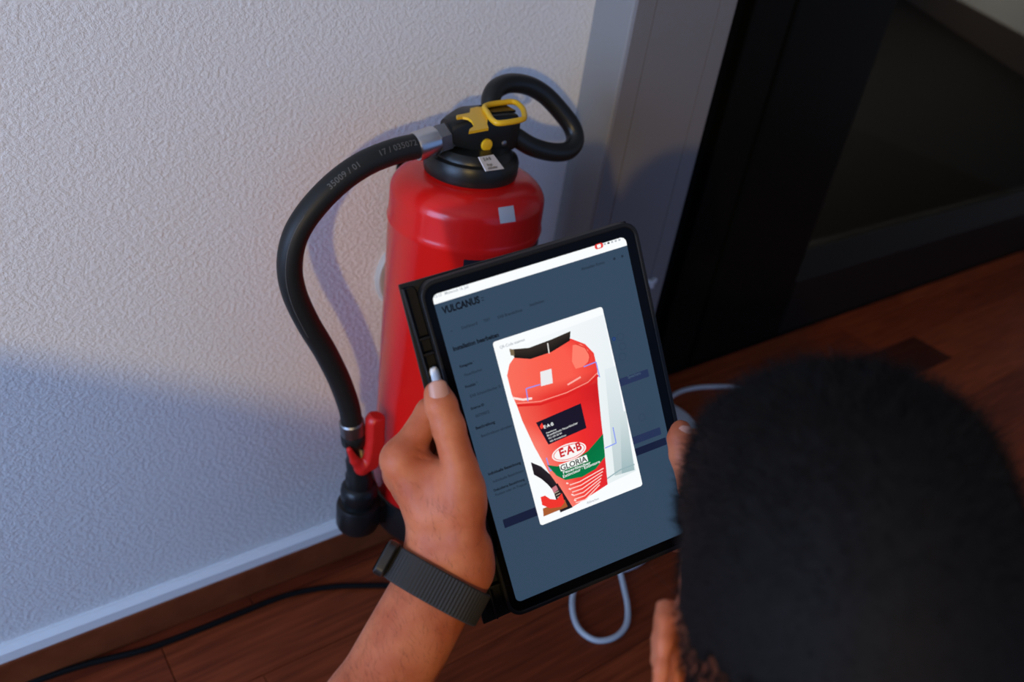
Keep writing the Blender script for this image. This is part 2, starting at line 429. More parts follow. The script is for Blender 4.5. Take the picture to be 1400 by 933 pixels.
# hose ferrule
P0 = np.array(PORT); 
pA = onp(611, 186.5, 1, AX[1]); 
hose_px = [(572, 199.5), (540, 207), (500, 223), (462, 249), (427, 285), (404, 322), (396, 362), (402, 400), (420, 440), (444, 480), (464, 520), (477, 556), (481, 580)]
hp = [onp(x, y, 1, AX[1]) for x, y in hose_px]
pB = hp[0]; dAB = (pA-pB)/np.linalg.norm(pA-pB); Lf = np.linalg.norm(pA-pB)
G().lathe([(.0150, -.004), (.0158, -.002), (.0158, Lf*.55), (.0150, Lf*.56), (.0150, Lf*.6)], pB, 32, dAB).build('ferrule', m_met, ext, 'auto', eo)
G().lathe([(.0150, Lf*.6), (.0165, Lf*.61), (.0165, Lf*.95), (.0150, Lf), (.0145, Lf+.004)], pB, 6, dAB).build('union_nut', m_met2, ext, False, eo)
# hose
path = bez(hp, 12)
path = np.vstack([path[0]+dAB*.004, path])
hose = G().tube(path, .0136, 28).build('hose', m_rub, ext, True, eo)
seg = np.linalg.norm(np.diff(path, axis=0), axis=1); S = np.concatenate([[0], np.cumsum(seg)])
def hose_pt(s, phi, rr):
    x = np.array([np.interp(s, S, path[:, k]) for k in range(3)]); x2 = np.array([np.interp(s+.004, S, path[:, k]) for k in range(3)])
    t = x-x2; t /= np.linalg.norm(t)                       # runs towards the valve
    n0 = np.array([0, -1., 0]); n0 -= t*(n0@t); n0 /= np.linalg.norm(n0); up = np.cross(n0, t)
    return x+(n0*math.cos(phi)+up*math.sin(phi))*rr
def hose_text(txt, s_end, size, phi0):
    v, f = text_geo(txt, size, .012, space=1.05); L = v[:, 0].max()
    out = [hose_pt(s_end-(x-L)*1.0 if False else s_end+(L-x), phi0+(yv-size*.35)/.0136, .01425) for x, yv, z in v]
    return out, f
PH = 0.75
for txt, s_end in (('17 / 035072', .012), ('35009 / 01', .078)):
    v, f = hose_text(txt, s_end, .0086, PH); mk('print', v, f, m_gp, hose, off=eo)
ln = [hose_pt(s, PH-.05, .01372) for s in np.linspace(.150, .30, 40)]
G().tube(ln, .0004, 4).build('seam_line', m_gp, hose, True, eo)
# nozzle below the hose
e1 = hp[-1]; e0 = hp[-2]
dn_ = np.array([NC[0], AX[1], .285])-e1; Ln = np.linalg.norm(dn_); dn_ /= Ln
G().lathe([(.0142, -.006), (.0158, -.004), (.0158, .014), (.0148, .016)], e1, 28, dn_).build('ferrule', m_met2, ext, 'auto', eo)
G().lathe([(.0150, .014), (.0165, .018), (.0165, .030), (.0120, .036), (.0120, .058), (.0145, .064), (.0145, Ln*.8), (.0175, Ln*.85), (.0185, Ln+.004)], e1, 28, dn_).build('nozzle', m_blk, ext, 'auto', eo)
sp = [e1+dn_*(.036+.022*k/60)+np.array([.006, -.0085, 0])+.006*np.array([math.cos(k*.9), math.sin(k*.9), 0]) for k in range(61)]
G().tube(sp, .0011, 6).build('spring', m_brass, ext, True, eo)
# red lever: a hook shape in the x-z plane, rounded
def xz(px, py, y=AX[1]-.016): p = onp(px, py, 1, y); return (p[0], p[2])
# carrying handle: a loop of thick tube in a plane tilted to the wall
def hpt(px, py):
    r = ray(px, py); n_ = np.array([0, 1, -.7]); q = np.array([0, AX[1], .762])
    return CC+r*(((q-CC)@n_)/(r@n_))
hl = [(690, 178), (675, 158), (671, 138), (678, 122), (697, 114), (722, 117), (745, 130), (766, 152), (782, 174), (786, 193), (776, 206), (755, 208), (728, 201), (706, 188)]
lp = bez([hpt(*q) for q in hl], 10, True)
G().tube(lp, .0112, 24, closed=True).build('carry_handle', m_blk, ext, True, eo)
# yellow safety clip on top of the valve: ring and fishtail
ZT = .7870
def topxy(px, py): p = onp(px, py, 2, ZT); return (p[0], p[1])
def slab_top(pxs, t=.004, z=ZT): return G().prism([topxy(*q) for q in pxs], z-t, z)
clip = slab_top([(624, 157.5), (642, 154), (643, 148), (652, 146), (659, 146), (663, 153), (667, 162), (666, 169), (668, 175), (641, 180), (642, 176.5), (647, 173), (647.5, 169), (645, 164.5), (640, 161), (633, 159.5), (625, 160.5)], .0028)
clip.build('safety_clip', m_yel, ext, False, eo)
ro = [(657, 144), (662, 141), (690, 136), (700, 136), (709, 139), (717, 147), (721, 157), (719, 164), (713, 167), (690, 172), (680, 172), (670, 167), (663, 155)]
ring = bez([onp(x, y, 2, ZT+.002) for x, y in [(664, 145), (690, 140), (704, 140), (714, 148), (717, 159), (712, 164), (684, 168.5), (674, 165), (667, 155)]], 6, True)
tube_r = G().tube(ring, .0032, 10, closed=True); tube_r.build('pull_ring', m_yel, ext, True, eo)
G().box((.012, AX[1]-.013, .7830), (.044, AX[1]+.013, .7855)).build('top_plate', m_blkg, ext, False, eo)

# stickers
def wrap(v2, th0, z0, rr):
    """(x, y) -> tank surface; th0 = angle of x=0 seen from the room"""
    out = []
    for x, y_ in v2:
        th = th0+x/rr; out.append((AX[0]+rr*math.cos(th), AX[1]+rr*math.sin(th), z0+y_))
    return out
def patch(x0, y0, x1, y1, th0, z0, rr, nx=16, ny=1):
    xs = np.linspace(x0, x1, nx+1); yv = np.linspace(y0, y1, ny+1)
    v = wrap([(x, y_) for y_ in yv for x in xs], th0, z0, rr)
    f = [(j*(nx+1)+i, j*(nx+1)+i+1, (j+1)*(nx+1)+i+1, (j+1)*(nx+1)+i) for j in range(ny) for i in range(nx)]
    return v, f
def wtext(txt, size, cx, cy, th0, z0, rr, bold=0., sx_=1.):
    v, f = text_geo(txt, size, bold, 'CENTER'); 
    return wrap([(p[0]*sx_+cx, p[1]+cy) for p in v], th0, z0, rr), f
TH = math.radians(-84)                       # the label faces the room, a little right
def lab(name, vf, m): return mk(name, vf[0], vf[1], m, body, off=eo)
lab('label', patch(-.062, -.072, .062, 0, TH, .6455, R0+.0004, 20), m_lab)
lab('print', wtext('E·A·B', .016, .006, -.026, TH, .6455, R0+.0008, .02), m_wp)
for k, (t, s_) in enumerate((('Feuerlöscher Brandschutz', .0058), ('Service und Wartung', .0052), ('Brandschutz', .0052))):
    lab('print', wtext(t, s_, .008, -.042-k*.010, TH, .6455, R0+.0008, .01), m_wp)
fl_ = [(-.056, -.030), (-.049, -.030), (-.045, -.024), (-.047, -.017), (-.050, -.008), (-.053, -.016), (-.058, -.022)]
lab('print', (wrap(fl_, TH, .6455, R0+.0008), [tuple(range(len(fl_)))]), m_inkr)
gb = patch(-.075, -.045, .075, 0, TH, .505, R0+.0004, 24); lab('label', gb, m_grn)
ov = [(.05*math.cos(a), .024*math.sin(a)+.022) for a in np.linspace(0, 2*math.pi, 40, endpoint=False)]
lab('label', (wrap(ov, TH, .505, R0+.0006), [tuple(range(40))]), m_wp)
lab('print', wtext('E·A·B', .026, 0, .013, TH, .505, R0+.0009, .015), m_inkr)
wb = patch(-.036, -.020, .036, -.004, TH, .505, R0+.0007, 12); lab('label', wb, m_wp)
lab('print', wtext('GLORIA', .0165, 0, -.0175, TH, .505, R0+.0010, .015), m_ink)
lab('print', wtext('Feuerlöscher', .012, 0, -.031, TH, .505, R0+.0008, .01), m_wp)
lab('print', wtext('Extincteur · Extintore', .011, 0, -.042, TH, .505, R0+.0008, .01), m_wp)
for k in range(7):
    lab('print', patch(-.05, -.0006, .05-.01*(k % 3), .0012, TH, .445-k*.008, R0+.0005, 14), m_wp)
# dome sticker (small blank square) : follow the shoulder
def dome_pt(px, py, lift=.0006):
    # walk along the ray to the tank surface of revolution
    pr_ = np.array(prof); order = pr_[4:]
    r = ray(px, py); t = .7
    for _ in range(4000):
        q = CC+r*t; rad = math.hypot(q[0]-AX[0], q[1]-AX[1])
        rs = np.interp(q[2], [a[1] for a in order], [a[0] for a in order]) if q[2] < .715 else .05
        if q[2] < .7155 and rad <= rs+lift: return q
        t += .0003
    return CC+r*.95
N = 4; cs = [(681, 284), (702, 281), (705, 303), (684, 306)]
def quadgrid(cs, N, fn):
    V = []; F = []
    for j in range(N+1):
        for i in range(N+1):
            u, v_ = i/N, j/N
            x = (1-u)*(1-v_)*cs[0][0]+u*(1-v_)*cs[1][0]+u*v_*cs[2][0]+(1-u)*v_*cs[3][0]
            y_ = (1-u)*(1-v_)*cs[0][1]+u*(1-v_)*cs[1][1]+u*v_*cs[2][1]+(1-u)*v_*cs[3][1]
            V.append(fn(x, y_))
    for j in range(N):
        for i in range(N): a = j*(N+1)+i; F.append((a, a+N+1, a+N+2, a+1))
    return V, F
m_qr = mat('grey_sticker', (.50, .48, .48), .55)
V, F = quadgrid(cs, N, dome_pt); mk('sticker', V, F, m_qr, body, True, eo)
# collar sticker: leaning slab on the collar front
def col_pt(px, py):
    z = .770-(py-212)/(234-212)*.020; rr = .0452+(py-212)/22*.0102
    r = ray(px, py); n_ = np.array([.25, -.9, .55]); q = np.array([.018, AX[1]-.050, .7405])
    return CC+r*(((q-CC)@n_)/(r@n_))
cs2 = [(654, 215), (674, 211.5), (689, 231), (664, 234.5)]
V, F = quadgrid(cs2, 2, col_pt)
st = mk('sticker', V, F, m_wht, ext, False, eo)
sol = st.modifiers.new('solid', 'SOLIDIFY'); sol.thickness = .0012; sol.offset = 0
c4 = [np.array(col_pt(*q)) for q in cs2]
nrm = np.cross(c4[1]-c4[0], c4[3]-c4[0]); nrm /= np.linalg.norm(nrm); nrm = nrm if nrm@(CC-c4[0]) > 0 else -nrm
def st_text(txt, size, u0, v0, bold=0.):
    v, f = text_geo(txt, size, bold); eu = (c4[1]-c4[0])/np.linalg.norm(c4[1]-c4[0]); ev = (c4[3]-c4[0]); Lv = np.linalg.norm(ev); ev = ev/Lv
    o0 = c4[0]+(c4[1]-c4[0])*u0+(c4[3]-c4[0])*v0+nrm*.0010
    mk('print', [o0+eu*p[0]-ev*p[1] for p in v], f, m_ink, st, off=eo)
st_text('E·A·B', .0052, .2, .32, .02); st_text('Prüf-', .0046, .25, .72, .01); st_text('plakette', .0046, .2, .92, .01)
# bracket that carries it
br = empty('wall_bracket', (0, 0, .60)); tag(br, 'black metal wall hook hidden behind the red extinguisher tank', 'bracket')
g = G().box((-.02, -.006, .57), (.02, 0, .68)).box((-.012, -.044, .628), (.012, -.004, .634)); g.build('hook_plate', m_dark, br, off=(0, 0, .60))

# ------------------------------------------------------------------ things on the floor
m_wpl = mat('white_plastic', (.62, .65, .68), .4)
m_cab = mat('white_cable', (.60, .63, .66), .45)
def round_device(x, y, label):
    rt = empty('round_device', (x, y, 0)); tag(rt, label, 'device', 'round white devices'); RR = .10; c0 = (x, y, 0)
    G().lathe([(RR*.86, 0), (RR*.96, .004), (RR, .014), (RR*.985, .024), (RR*.93, .031), (RR*.80, .034), (RR*.3, .036), (.0001, .036)], c0, 56).build('shell', m_wpl, rt, 'auto', c0)
    G().lathe([(.018, .0355), (.019, .0372), (.017, .0376), (.0001, .0376)], c0, 32).build('centre_button', m_ivory, rt, 'auto', c0)
round_device(.628, -.016, 'white round device on the floor in front of the dark door')
round_device(.340, -.180, 'white round device on the floor under the tablet, feeding the looped cable')
def floor_path(pts, z): return bez([onp(x, y, 2, z) for x, y in pts], 10)
g = G().tube(floor_path([(905, 560), (915, 545), (932, 535), (955, 530), (980, 529), (1003, 530), (1050, 540)], .004), .0048, 10)
tag(g.build('cable', m_cab, None, True), 'white cable running right from the round white device', 'cable', 'white cables')
lpz = [(852, 742), (846, 770), (852, 800), (858, 830), (856, 855), (840, 872), (815, 876), (793, 862), (783, 838), (784, 808), (797, 788), (818, 772), (838, 758)]
Pz = bez([onp(x, y, 2, .005) for x, y in lpz], 10)
g = G().tube(Pz, .0046, 10)
tag(g.build('cable', m_cab, None, True), 'white cable looped on the floor below the tablet', 'cable', 'white cables')
m_bc = mat('black_cable', (.006, .006, .006), .6, spec=.1)
g = G().tube(floor_path([(-40, 962), (40, 934), (120, 908), (200, 888), (270, 862), (330, 838), (390, 815), (450, 803), (510, 801), (560, 802), (620, 806)], .0045), .0045, 10)
tag(g.build('cable', m_bc, None, True), 'black cable lying along the skirting on the dark floor', 'cable')
p = onp(888, 384, 1, CY)
g = G().box((p[0]-.012, CY-.006, p[2]-.004), (p[0]+.012, CY, p[2]+.004)); g.box((p[0]-.003, CY-.010, p[2]-.010), (p[0]+.003, CY, p[2]+.004))
o = bevel(g.build('cable_clip', m_wpl), .001); tag(o, 'tiny white clip on the grey door casing', 'clip')

# ------------------------------------------------------------------ tablet
def rodr(r):
    r = np.asarray(r); th = np.linalg.norm(r); k = r/th
    K = np.array([[0, -k[2], k[1]], [k[2], 0, -k[0]], [-k[1], k[0], 0]])
    return np.eye(3)+math.sin(th)*K+(1-math.cos(th))*K@K
TR_ = rodr((.2039, -.2991, -.2813)); TT = np.array([.0455, .0636, .6461]); TW, THt = .158, .256
AXS = CR@TR_; TO = CC+CR@TT
mw = Matrix.Identity(4)
for i in range(3):
    mw[i][0] = AXS[i, 0]; mw[i][1] = -AXS[i, 1]; mw[i][2] = -AXS[i, 2]; mw[i][3] = TO[i]
TX, TY, TZ = AXS[:, 0], -AXS[:, 1], -AXS[:, 2]
tab = empty('tablet', mw=mw); tag(tab, 'black tablet computer in a folio case showing a scanning page, held in both hands', 'tablet')
def tplane_depth(px, py, off=0.):
    """distance along the view axis of the tablet plane moved off metres towards the viewer"""
    r = ray(px, py); q = TO+TZ*off; return ((q-CC)@TZ)/(r@TZ)
# photograph pixel -> place on the display
Q = [(595, 408), (851, 318), (946, 729), (703, 823)]
Am = []
for (u, v), (x, y) in zip([(0, 0), (1, 0), (1, 1), (0, 1)], Q):
    Am.append([u, v, 1, 0, 0, 0, -x*u, -x*v, -x]); Am.append([0, 0, 0, u, v, 1, -y*u, -y*v, -y])
Hm = np.linalg.inv(np.linalg.svd(np.array(Am))[2][-1].reshape(3, 3))
def sp_(px, py):
    q = Hm@np.array([px, py, 1.]); u, v = q[0]/q[2], q[1]/q[2]
    return ((u-.5)*TW, (.5-v)*THt)
def lin(c): return tuple((x/255/12.92 if x/255 <= .04045 else ((x/255+.055)/1.055)**2.4) for x in c)
def em(name, c, s=1.): return mat(name, (.004, .004, .005), .22, spec=.06, emit=lin(c), estr=s)

m_case = mat('case_leather', (.006, .006, .0065), .5, spec=.2, bump=(1500, .12, .0003))
m_case2 = mat('case_edge', (.009, .009, .0095), .45, spec=.25)
m_bez = mat('bezel_glass', (.003, .003, .004), .12, spec=.10)
cx0, cx1, cy0, cy1 = -.0872, .0900, -.1395, .1385
g = G().prism(rrect(cx0, cy0, cx1, cy1, .012), -.0115, -.0072); bevel(g.build('case_back', m_case, tab, 'auto'), .0012)
def ring_prism(a, bq, z0, z1):
    n = len(a); V = [(x, y, z) for z in (z0, z1) for loop in (a, bq) for x, y in loop]; F = []
    for i in range(n):
        j = (i+1) % n
        F += [(i, j, 2*n+j, 2*n+i), (n+j, n+i, 3*n+i, 3*n+j), (2*n+i, 2*n+j, 3*n+j, 3*n+i), (j, i, n+i, n+j)]
    return V, F
V, F = ring_prism(rrect(cx0, cy0, cx1, cy1, .012), rrect(-.0846, -.1362, .0868, .1352, .0095), -.0115, .0012)
bevel(mk('case_rim', V, F, m_case2, tab, 'auto'), .0007)
g = G().prism(rrect(-.0846, -.1362, .0868, .1352, .0095), -.0070, -.0001); g.build('bezel', m_bez, tab, 'auto')
# pen channel on the left
g = G().prism(rrect(-.0965, -.137, -.0870, .137, .004), -.0115, -.0098)
g.prism(rrect(-.0975, -.137, -.0960, .137, .0006), -.0115, -.0030)
for yv in (.098, .086, -.098, -.110): g.box((-.0962, yv-.0012, -.0115), (-.0870, yv+.0012, -.0045))
bevel(g.build('pen_channel', m_case, tab, 'auto'), .0006)
# cover folded behind: sharp corners, sticks out on the left
g = G().prism([(-.1075, -.1420), (.088, -.1385), (.088, .1375), (-.0980, .1400)], -.0158, -.0122); bevel(g.build('folded_cover', m_case2, tab), .0005)
disp = G().prism(rrect(-TW/2, -THt/2, TW/2, THt/2, .0045), -.0001, .00002).build('display', em('screen_slate', (52, 72, 93)), tab)
LV = [3e-5]
def lv(): LV[0] += 1.0e-5; return LV[0]
def flat(name, poly, m, parent=disp):
    z = lv(); return mk(name, [(x, y, z) for x, y in poly], [tuple(range(len(poly)))], m, parent)
def prect(a, bq, r=.001):
    x0, y0 = sp_(*a); x1, y1 = sp_(*bq); x0, x1 = min(x0, x1), max(x0, x1); y0, y1 = min(y0, y1), max(y0, y1)
    return rrect(x0, y0, x1, y1, r, 4)
e_white = em('screen_white', (250, 253, 255), 1.0)
e_navy = em('screen_navy', (22, 30, 56)); e_navy2 = em('screen_navy_soft', (38, 50, 84)); e_txt = em('screen_text', (14, 20, 30)); e_soft = em('screen_text_soft', (34, 46, 62))
e_grey = em('screen_grey', (176, 184, 190)); e_red = em('screen_red', (228, 58, 50)); e_dot = em('screen_blue', (20, 55, 120)); e_pale = em('screen_pale', (66, 87, 110))
# status bar
tt = rrect(-TW/2, -THt/2, TW/2, THt/2, .0045)
zb = THt/2-.0072
flat('status_bar', [q for q in tt if q[1] > zb+.001]+[(-TW/2, zb), (TW/2, zb)], e_white)
def stext(body, a, bq, m, bold=0., parent=disp, hs=1.):
    """line of lettering between two places on the display (baseline start and end)"""
    x0, y0 = sp_(*a); x1, y1 = sp_(*bq); L = x1-x0; yb = (y0+y1)/2
    v, f = text_geo(body, 1., bold+.018); wd = v[:, 0].max()-v[:, 0].min(); s = L/wd; z = lv()
    return mk('print', [((p[0]-v[:, 0].min())*s+x0, p[1]*s*hs*1.12+yb, z) for p in v], f, m, parent)
stext('15:13   Mittwoch 16. Juli', (599, 412), (642, 396), e_grey)
x, y = sp_(815, 333); flat('icon', rrect(x-.0036, y-.0020, x+.0036, y+.0020, .0019), e_red); flat('icon', rrect(x-.0016, y-.0013, x+.0016, y+.0013, .0006), e_white)
for k, px in enumerate((823, 828, 833, 838, 843)):
    x, y = sp_(px, 330-k*1.7); flat('icon', rrect(x-.0009, y-.0007, x+.0009, y+.0007, .0004), e_grey if k != 1 else e_txt)
stext('VULCANUS', (609, 432), (657, 415), e_txt, .025, hs=1.15)
stext('::', (659, 413), (662, 412), e_txt)
for t, a, bq in (('<', (619, 456), (621, 455)), ('Dashboard', (633, 451), (653, 444)), ('TEST', (661, 441), (670, 438)), ('EAB Brandschutz', (680, 436), (712, 424)), ('bearbeiten', (722, 418), (741, 411))):
    stext(t, a, bq, e_soft)
stext('Installation bearbeiten', (622, 480), (681, 459), e_txt, .02)
for t, a, bq, bd in (('Kategorie *', (630, 502), (649, 495), .012), ('Feuerlöscher', (636, 513), (659, 505), 0), ('Produkt *', (637, 529), (653, 523), .012), ('EAB Schaumlöscher Si', (643, 541), (683, 527), 0),
        ('Externe ID', (644, 558), (661, 551), .012), ('00799872', (650, 568), (668, 561), 0), ('Beschreibung', (650, 584), (675, 575), .012), ('Beschreibung eingeben', (657, 594), (698, 580), 0),
        ('Individuelle Bezeichnung', (666, 646), (709, 630), .015), ('Individuelle Bezeichnung', (672, 656), (713, 641), 0), ('Dekodierte Bezeichnung', (673, 668), (714, 653), .008), ('Position oder im Treppen', (675, 674), (717, 659), 0)):
    stext(t, a, bq, e_txt if bd else e_soft, bd)
flat('button', prect((683.5, 710), (733, 699)) if False else rrect(sp_(684, 707)[0], sp_(686, 719)[1], sp_(740, 690)[0], sp_(684, 707)[1], .0008), e_navy)
stext('Abmelden Konto', (791, 367), (823, 356), e_soft)
for px, py in ((836, 349), (847, 345)): x, y = sp_(px, py); flat('icon', rrect(x-.0010, y-.0010, x+.0010, y+.0010, .0009), e_soft)
x, y = sp_(836, 458); flat('icon', rrect(x-.0015, y-.0015, x+.0015, y+.0015, .0014), e_dot); flat('icon', rrect(x-.0006, y-.0006, x+.0006, y+.0006, .0005), e_pale)
for px, py in ((845, 455), (848, 468), (848, 482), (876, 566)): x, y = sp_(px, py); flat('icon', rrect(x-.0030, y-.0030, x+.0030, y+.0030, .0025), em('screen_face', (47, 66, 88))); flat('icon', rrect(x-.0024, y-.0024, x+.0024, y+.0024, .0020), em('screen_slate', (52, 72, 93)))
for a, bq, m in (((845, 513), (886, 508), e_navy2), ((865, 595), (904, 588), e_navy2), ((868, 612), (912, 602), e_navy)):
    x0, y0 = sp_(*a); x1, y1 = sp_(*bq); yb = (y0+y1)/2; flat('button', rrect(x0-.01, yb-.0032, x1, yb+.0032, .0008), m)
stext('Speichern', (856, 512), (874, 506), e_pale)
# scanning window
pw = prect((672, 467), (878, 662), .0022)
pop = flat('popup_window', pw, e_white)
stext('QR-Code scannen', (682, 475), (715, 464), e_grey, 0, pop)
stext('Abbrechen', (799, 687), (816, 681), e_grey, 0, pop)
# the picture in the window: flat coloured shapes
m_pic = bpy.data.materials.new('screen_picture'); m_pic.use_nodes = True
nt = m_pic.node_tree; b = nt.nodes['Principled BSDF']; b.inputs['Base Color'].default_value = (.004, .004, .005, 1); b.inputs['Roughness'].default_value = .22; b.inputs['Specular IOR Level'].default_value = .06
at = nt.nodes.new('ShaderNodeAttribute'); at.attribute_name = 'col'
nt.links.new(at.outputs['Color'], b.inputs['Emission Color']); b.inputs['Emission Strength'].default_value = 1.0
PV, PF, PC = [], [], []
def pic(pts, cols):
    """polygon in photograph pixels on the display; cols one sRGB colour or one per corner"""
    z = lv(); n = len(PV)
    if isinstance(cols[0], (int, float)): cols = [cols]*len(pts)
    for (x, y), c0 in zip(pts, cols):
        q = sp_(x, y); PV.append((q[0], q[1], z)); PC.append((*lin(c0), 1))
    PF.append(tuple(range(n, n+len(pts))))
def strip(A, B, ca, cb):
    """ribbon between two polylines"""
    z = lv(); n = len(PV); m = len(A)
    for P_, c0 in ((A, ca), (B, cb)):
        for k, (x, y) in enumerate(P_):
            q = sp_(x, y); PV.append((q[0], q[1], z)); cc = c0[k] if not isinstance(c0[0], (int, float)) else c0; PC.append((*lin(cc), 1))
    for k in range(m-1): PF.append((n+k, n+k+1, n+m+k+1, n+m+k))
def line(pts, wd, c0):
    P_ = np.array(pts, float); t = np.gradient(P_, axis=0); t /= np.linalg.norm(t, axis=1)[:, None]; nn = np.stack([-t[:, 1], t[:, 0]], 1)*wd/2
    strip([tuple(q) for q in P_+nn], [tuple(q) for q in P_-nn], c0, c0)
PAPER = (236, 246, 250)
strip([(686, 479), (821, 425)], [(738, 702), (868, 641)], [(250, 253, 254), (238, 244, 247)], [(250, 253, 254), (228, 238, 240)])
strip([(823, 500), (838, 495)], [(838, 648), (866, 640)], (228, 238, 242), (190, 206, 208))
strip([(845, 560), (853, 557)], [(848, 645), (866, 640)], (214, 226, 228), (158, 184, 188))
line([(827, 652), (845, 640), (866, 632)], 1.6, (150, 178, 184))
# tank
Lp = [(700, 487), (694, 496), (691, 511), (697, 536), (704, 552), (711, 572), (727, 607), (745, 640), (762, 668), (779, 691)]
Rp = [(776, 459), (796, 466), (808, 478), (813, 500), (813.5, 520), (815, 535), (818.5, 570), (822, 600), (825, 630), (828, 660)]
mid = [(a[0]*.62+c_[0]*.38, a[1]*.62+c_[1]*.38) for a, c_ in zip(Lp, Rp)]
mid2 = [(a[0]*.3+c_[0]*.7, a[1]*.3+c_[1]*.7) for a, c_ in zip(Lp, Rp)]
cL = [(250, 110, 92)]*4+[(243, 96, 80)]*2+[(250, 128, 112)]*4
cM = [(250, 96, 78)]*4+[(232, 52, 46)]*2+[(244, 62, 54)]*4
cM2 = [(250, 92, 76)]*4+[(226, 38, 38)]*2+[(236, 44, 44)]*4
cR = [(240, 62, 54)]*4+[(206, 28, 34)]*2+[(224, 40, 46)]*4
strip(Lp, mid, cL, cM); strip(mid, mid2, cM, cM2); strip(mid2, Rp, cM2, cR)
pic([(779, 468), (790, 466), (800, 474), (802, 488), (793, 497), (783, 500), (778, 490)], (255, 128, 108))
line([(783, 466), (796, 471), (803, 482), (800, 494)], 1.6, (226, 58, 50))
line([(704, 551), (735, 549), (770, 537), (800, 522), (814, 508)], 3.2, (222, 34, 34)); line([(704, 548), (735, 545), (770, 533), (800, 518), (813, 505)], 1.2, (255, 150, 136))
line([(699, 541), (712, 543), (724, 541)], 3.0, (255, 226, 220)); line([(772, 522), (790, 511)], 2.2, (255, 178, 168))
# cap
strip([(695, 476), (720, 473), (750, 461), (776, 449)], [(701, 487), (722, 488), (750, 478), (775, 462)], (52, 44, 38), (20, 17, 17))
pic([(694, 475), (700, 476), (701, 484), (696, 484)], (120, 105, 80)); line([(745, 466), (747, 480)], 1.6, (225, 222, 218))
# blank square and corner marks
pic([(735, 505), (750, 500.5), (752, 520), (736, 524.5)], (236, 236, 238))
for pts in ([(735, 522), (716, 528), (718.5, 545)], [(794, 497), (811, 490), (816, 511)], [(835, 580), (839.5, 602), (824, 609)], [(743, 622), (748, 640), (765, 634)]):
    line(pts[:2], 1.4, (130, 150, 245)); line(pts[1:], 1.4, (130, 150, 245))
# label, oval, green band
pic([(729, 574), (790, 547), (798, 581), (746, 604)], (24, 20, 40))
pic([(737, 574), (740, 580), (736, 583), (734, 579)], (240, 60, 50))
Lg = [(744, 632), (758, 634), (780, 626), (800, 613), (821, 589)]; Lg2 = [(757, 647), (769, 653), (792, 649), (811, 638), (824, 621)]
strip(Lg, Lg2, (0, 112, 62), (0, 122, 70))
cxo, cyo, ang = 774, 614, math.radians(-19)
def oval(a_, b_): return [(cxo+a_*math.cos(t)*math.cos(ang)-b_*math.sin(t)*math.sin(ang), cyo+a_*math.cos(t)*math.sin(ang)+b_*math.sin(t)*math.cos(ang)) for t in np.linspace(0, 2*math.pi, 32, endpoint=False)]
pic(oval(24.5, 11.5), (250, 244, 242)); pic(oval(22.5, 9.8), (238, 60, 56)); pic(oval(21.5, 8.9), (250, 247, 246))
pic([(760, 632), (798, 618), (800.5, 627), (763, 641)], (245, 250, 246))
for k in range(6):
    a = 775+k*1.6, 660+k*5.0; line([(a[0], a[1]), (a[0]+14, a[1]-4.6), (822+k*.9-k*2.0, 637+k*4.6)], 1.5, (255, 205, 198))
for k in range(4): line([(770+k*3.6, 657+k*8), (773+k*3.6, 658+k*8)], 2.0, (255, 225, 220))
# hose, nozzle, lever and skirting in the picture
strip([(722, 628), (736, 634), (748, 645), (757, 658)], [(726, 645), (736, 651), (744, 658), (751, 666)], (40, 34, 42), (26, 22, 28))
pic([(751, 664), (758, 657), (779, 691), (762, 698)], (34, 28, 34)); pic([(750, 664), (756, 660), (759, 666), (753, 671)], (196, 120, 130))
for k in range(4): line([(754+k*1.8, 671+k*3.2), (760+k*1.8, 668+k*3.2)], 1.3, (176, 160, 140))
pic([(738, 692), (768, 680), (772, 690), (739, 703)], (168, 92, 48))
pic([(735, 676), (741, 674), (748, 679), (757, 680), (764, 671), (768, 684), (763, 690), (748, 692), (737, 687)], (240, 54, 46))
pme = bpy.data.meshes.new('picture'); pme.from_pydata(PV, [], PF); pme.update()
ca = pme.color_attributes.new('col', 'FLOAT_COLOR', 'POINT'); ca.data.foreach_set('color', np.array(PC, np.float32).ravel())
pme.materials.append(m_pic)
po = bpy.data.objects.new('picture', pme); COL.objects.link(po); po.parent = pop
e_pw = em('picture_white', (246, 250, 250)); e_pb = em('picture_black', (24, 26, 28)); e_pr = em('picture_red', (205, 36, 44))
stext('E·A·B', (762, 621), (792, 610.5), e_pr, .02, pop)
def ptext(body, a, bq, m, bold=0., hs=1.):
    x0, y0 = sp_(*a); x1, y1 = sp_(*bq); v, f = text_geo(body, 1., bold); wd = v[:, 0].max()-v[:, 0].min(); L = math.hypot(x1-x0, y1-y0); s = L/wd; z = lv()
    cx_, sx_ = (x1-x0)/L, (y1-y0)/L
    return mk('print', [(x0+(p[0]-v[:, 0].min())*s*cx_-p[1]*s*hs*sx_, y0+(p[0]-v[:, 0].min())*s*sx_+p[1]*s*hs*cx_, z) for p in v], f, m, pop)
ptext('GLORIA', (763, 640), (799, 626.5), e_pb, .02, 1.0)
ptext('Feuerlöscher', (766, 644.5), (804, 630.5), e_pw, .015, .72); ptext('Extincteur · Extintore', (766, 650), (817, 629), e_pw, .012, .9)
ptext('E·A·B', (740, 582), (753, 577), e_pw, .015); ptext('Feuerlöscher', (743, 589), (757, 583.5), e_pw, .01)
ptext('Brandschutz Feuerlöscher', (744.5, 593), (786, 575), e_pw); ptext('052 235 00 00', (746, 596.5), (764, 589), e_pw); ptext('info brandschutz', (748, 600.5), (770, 591.5), e_pw)

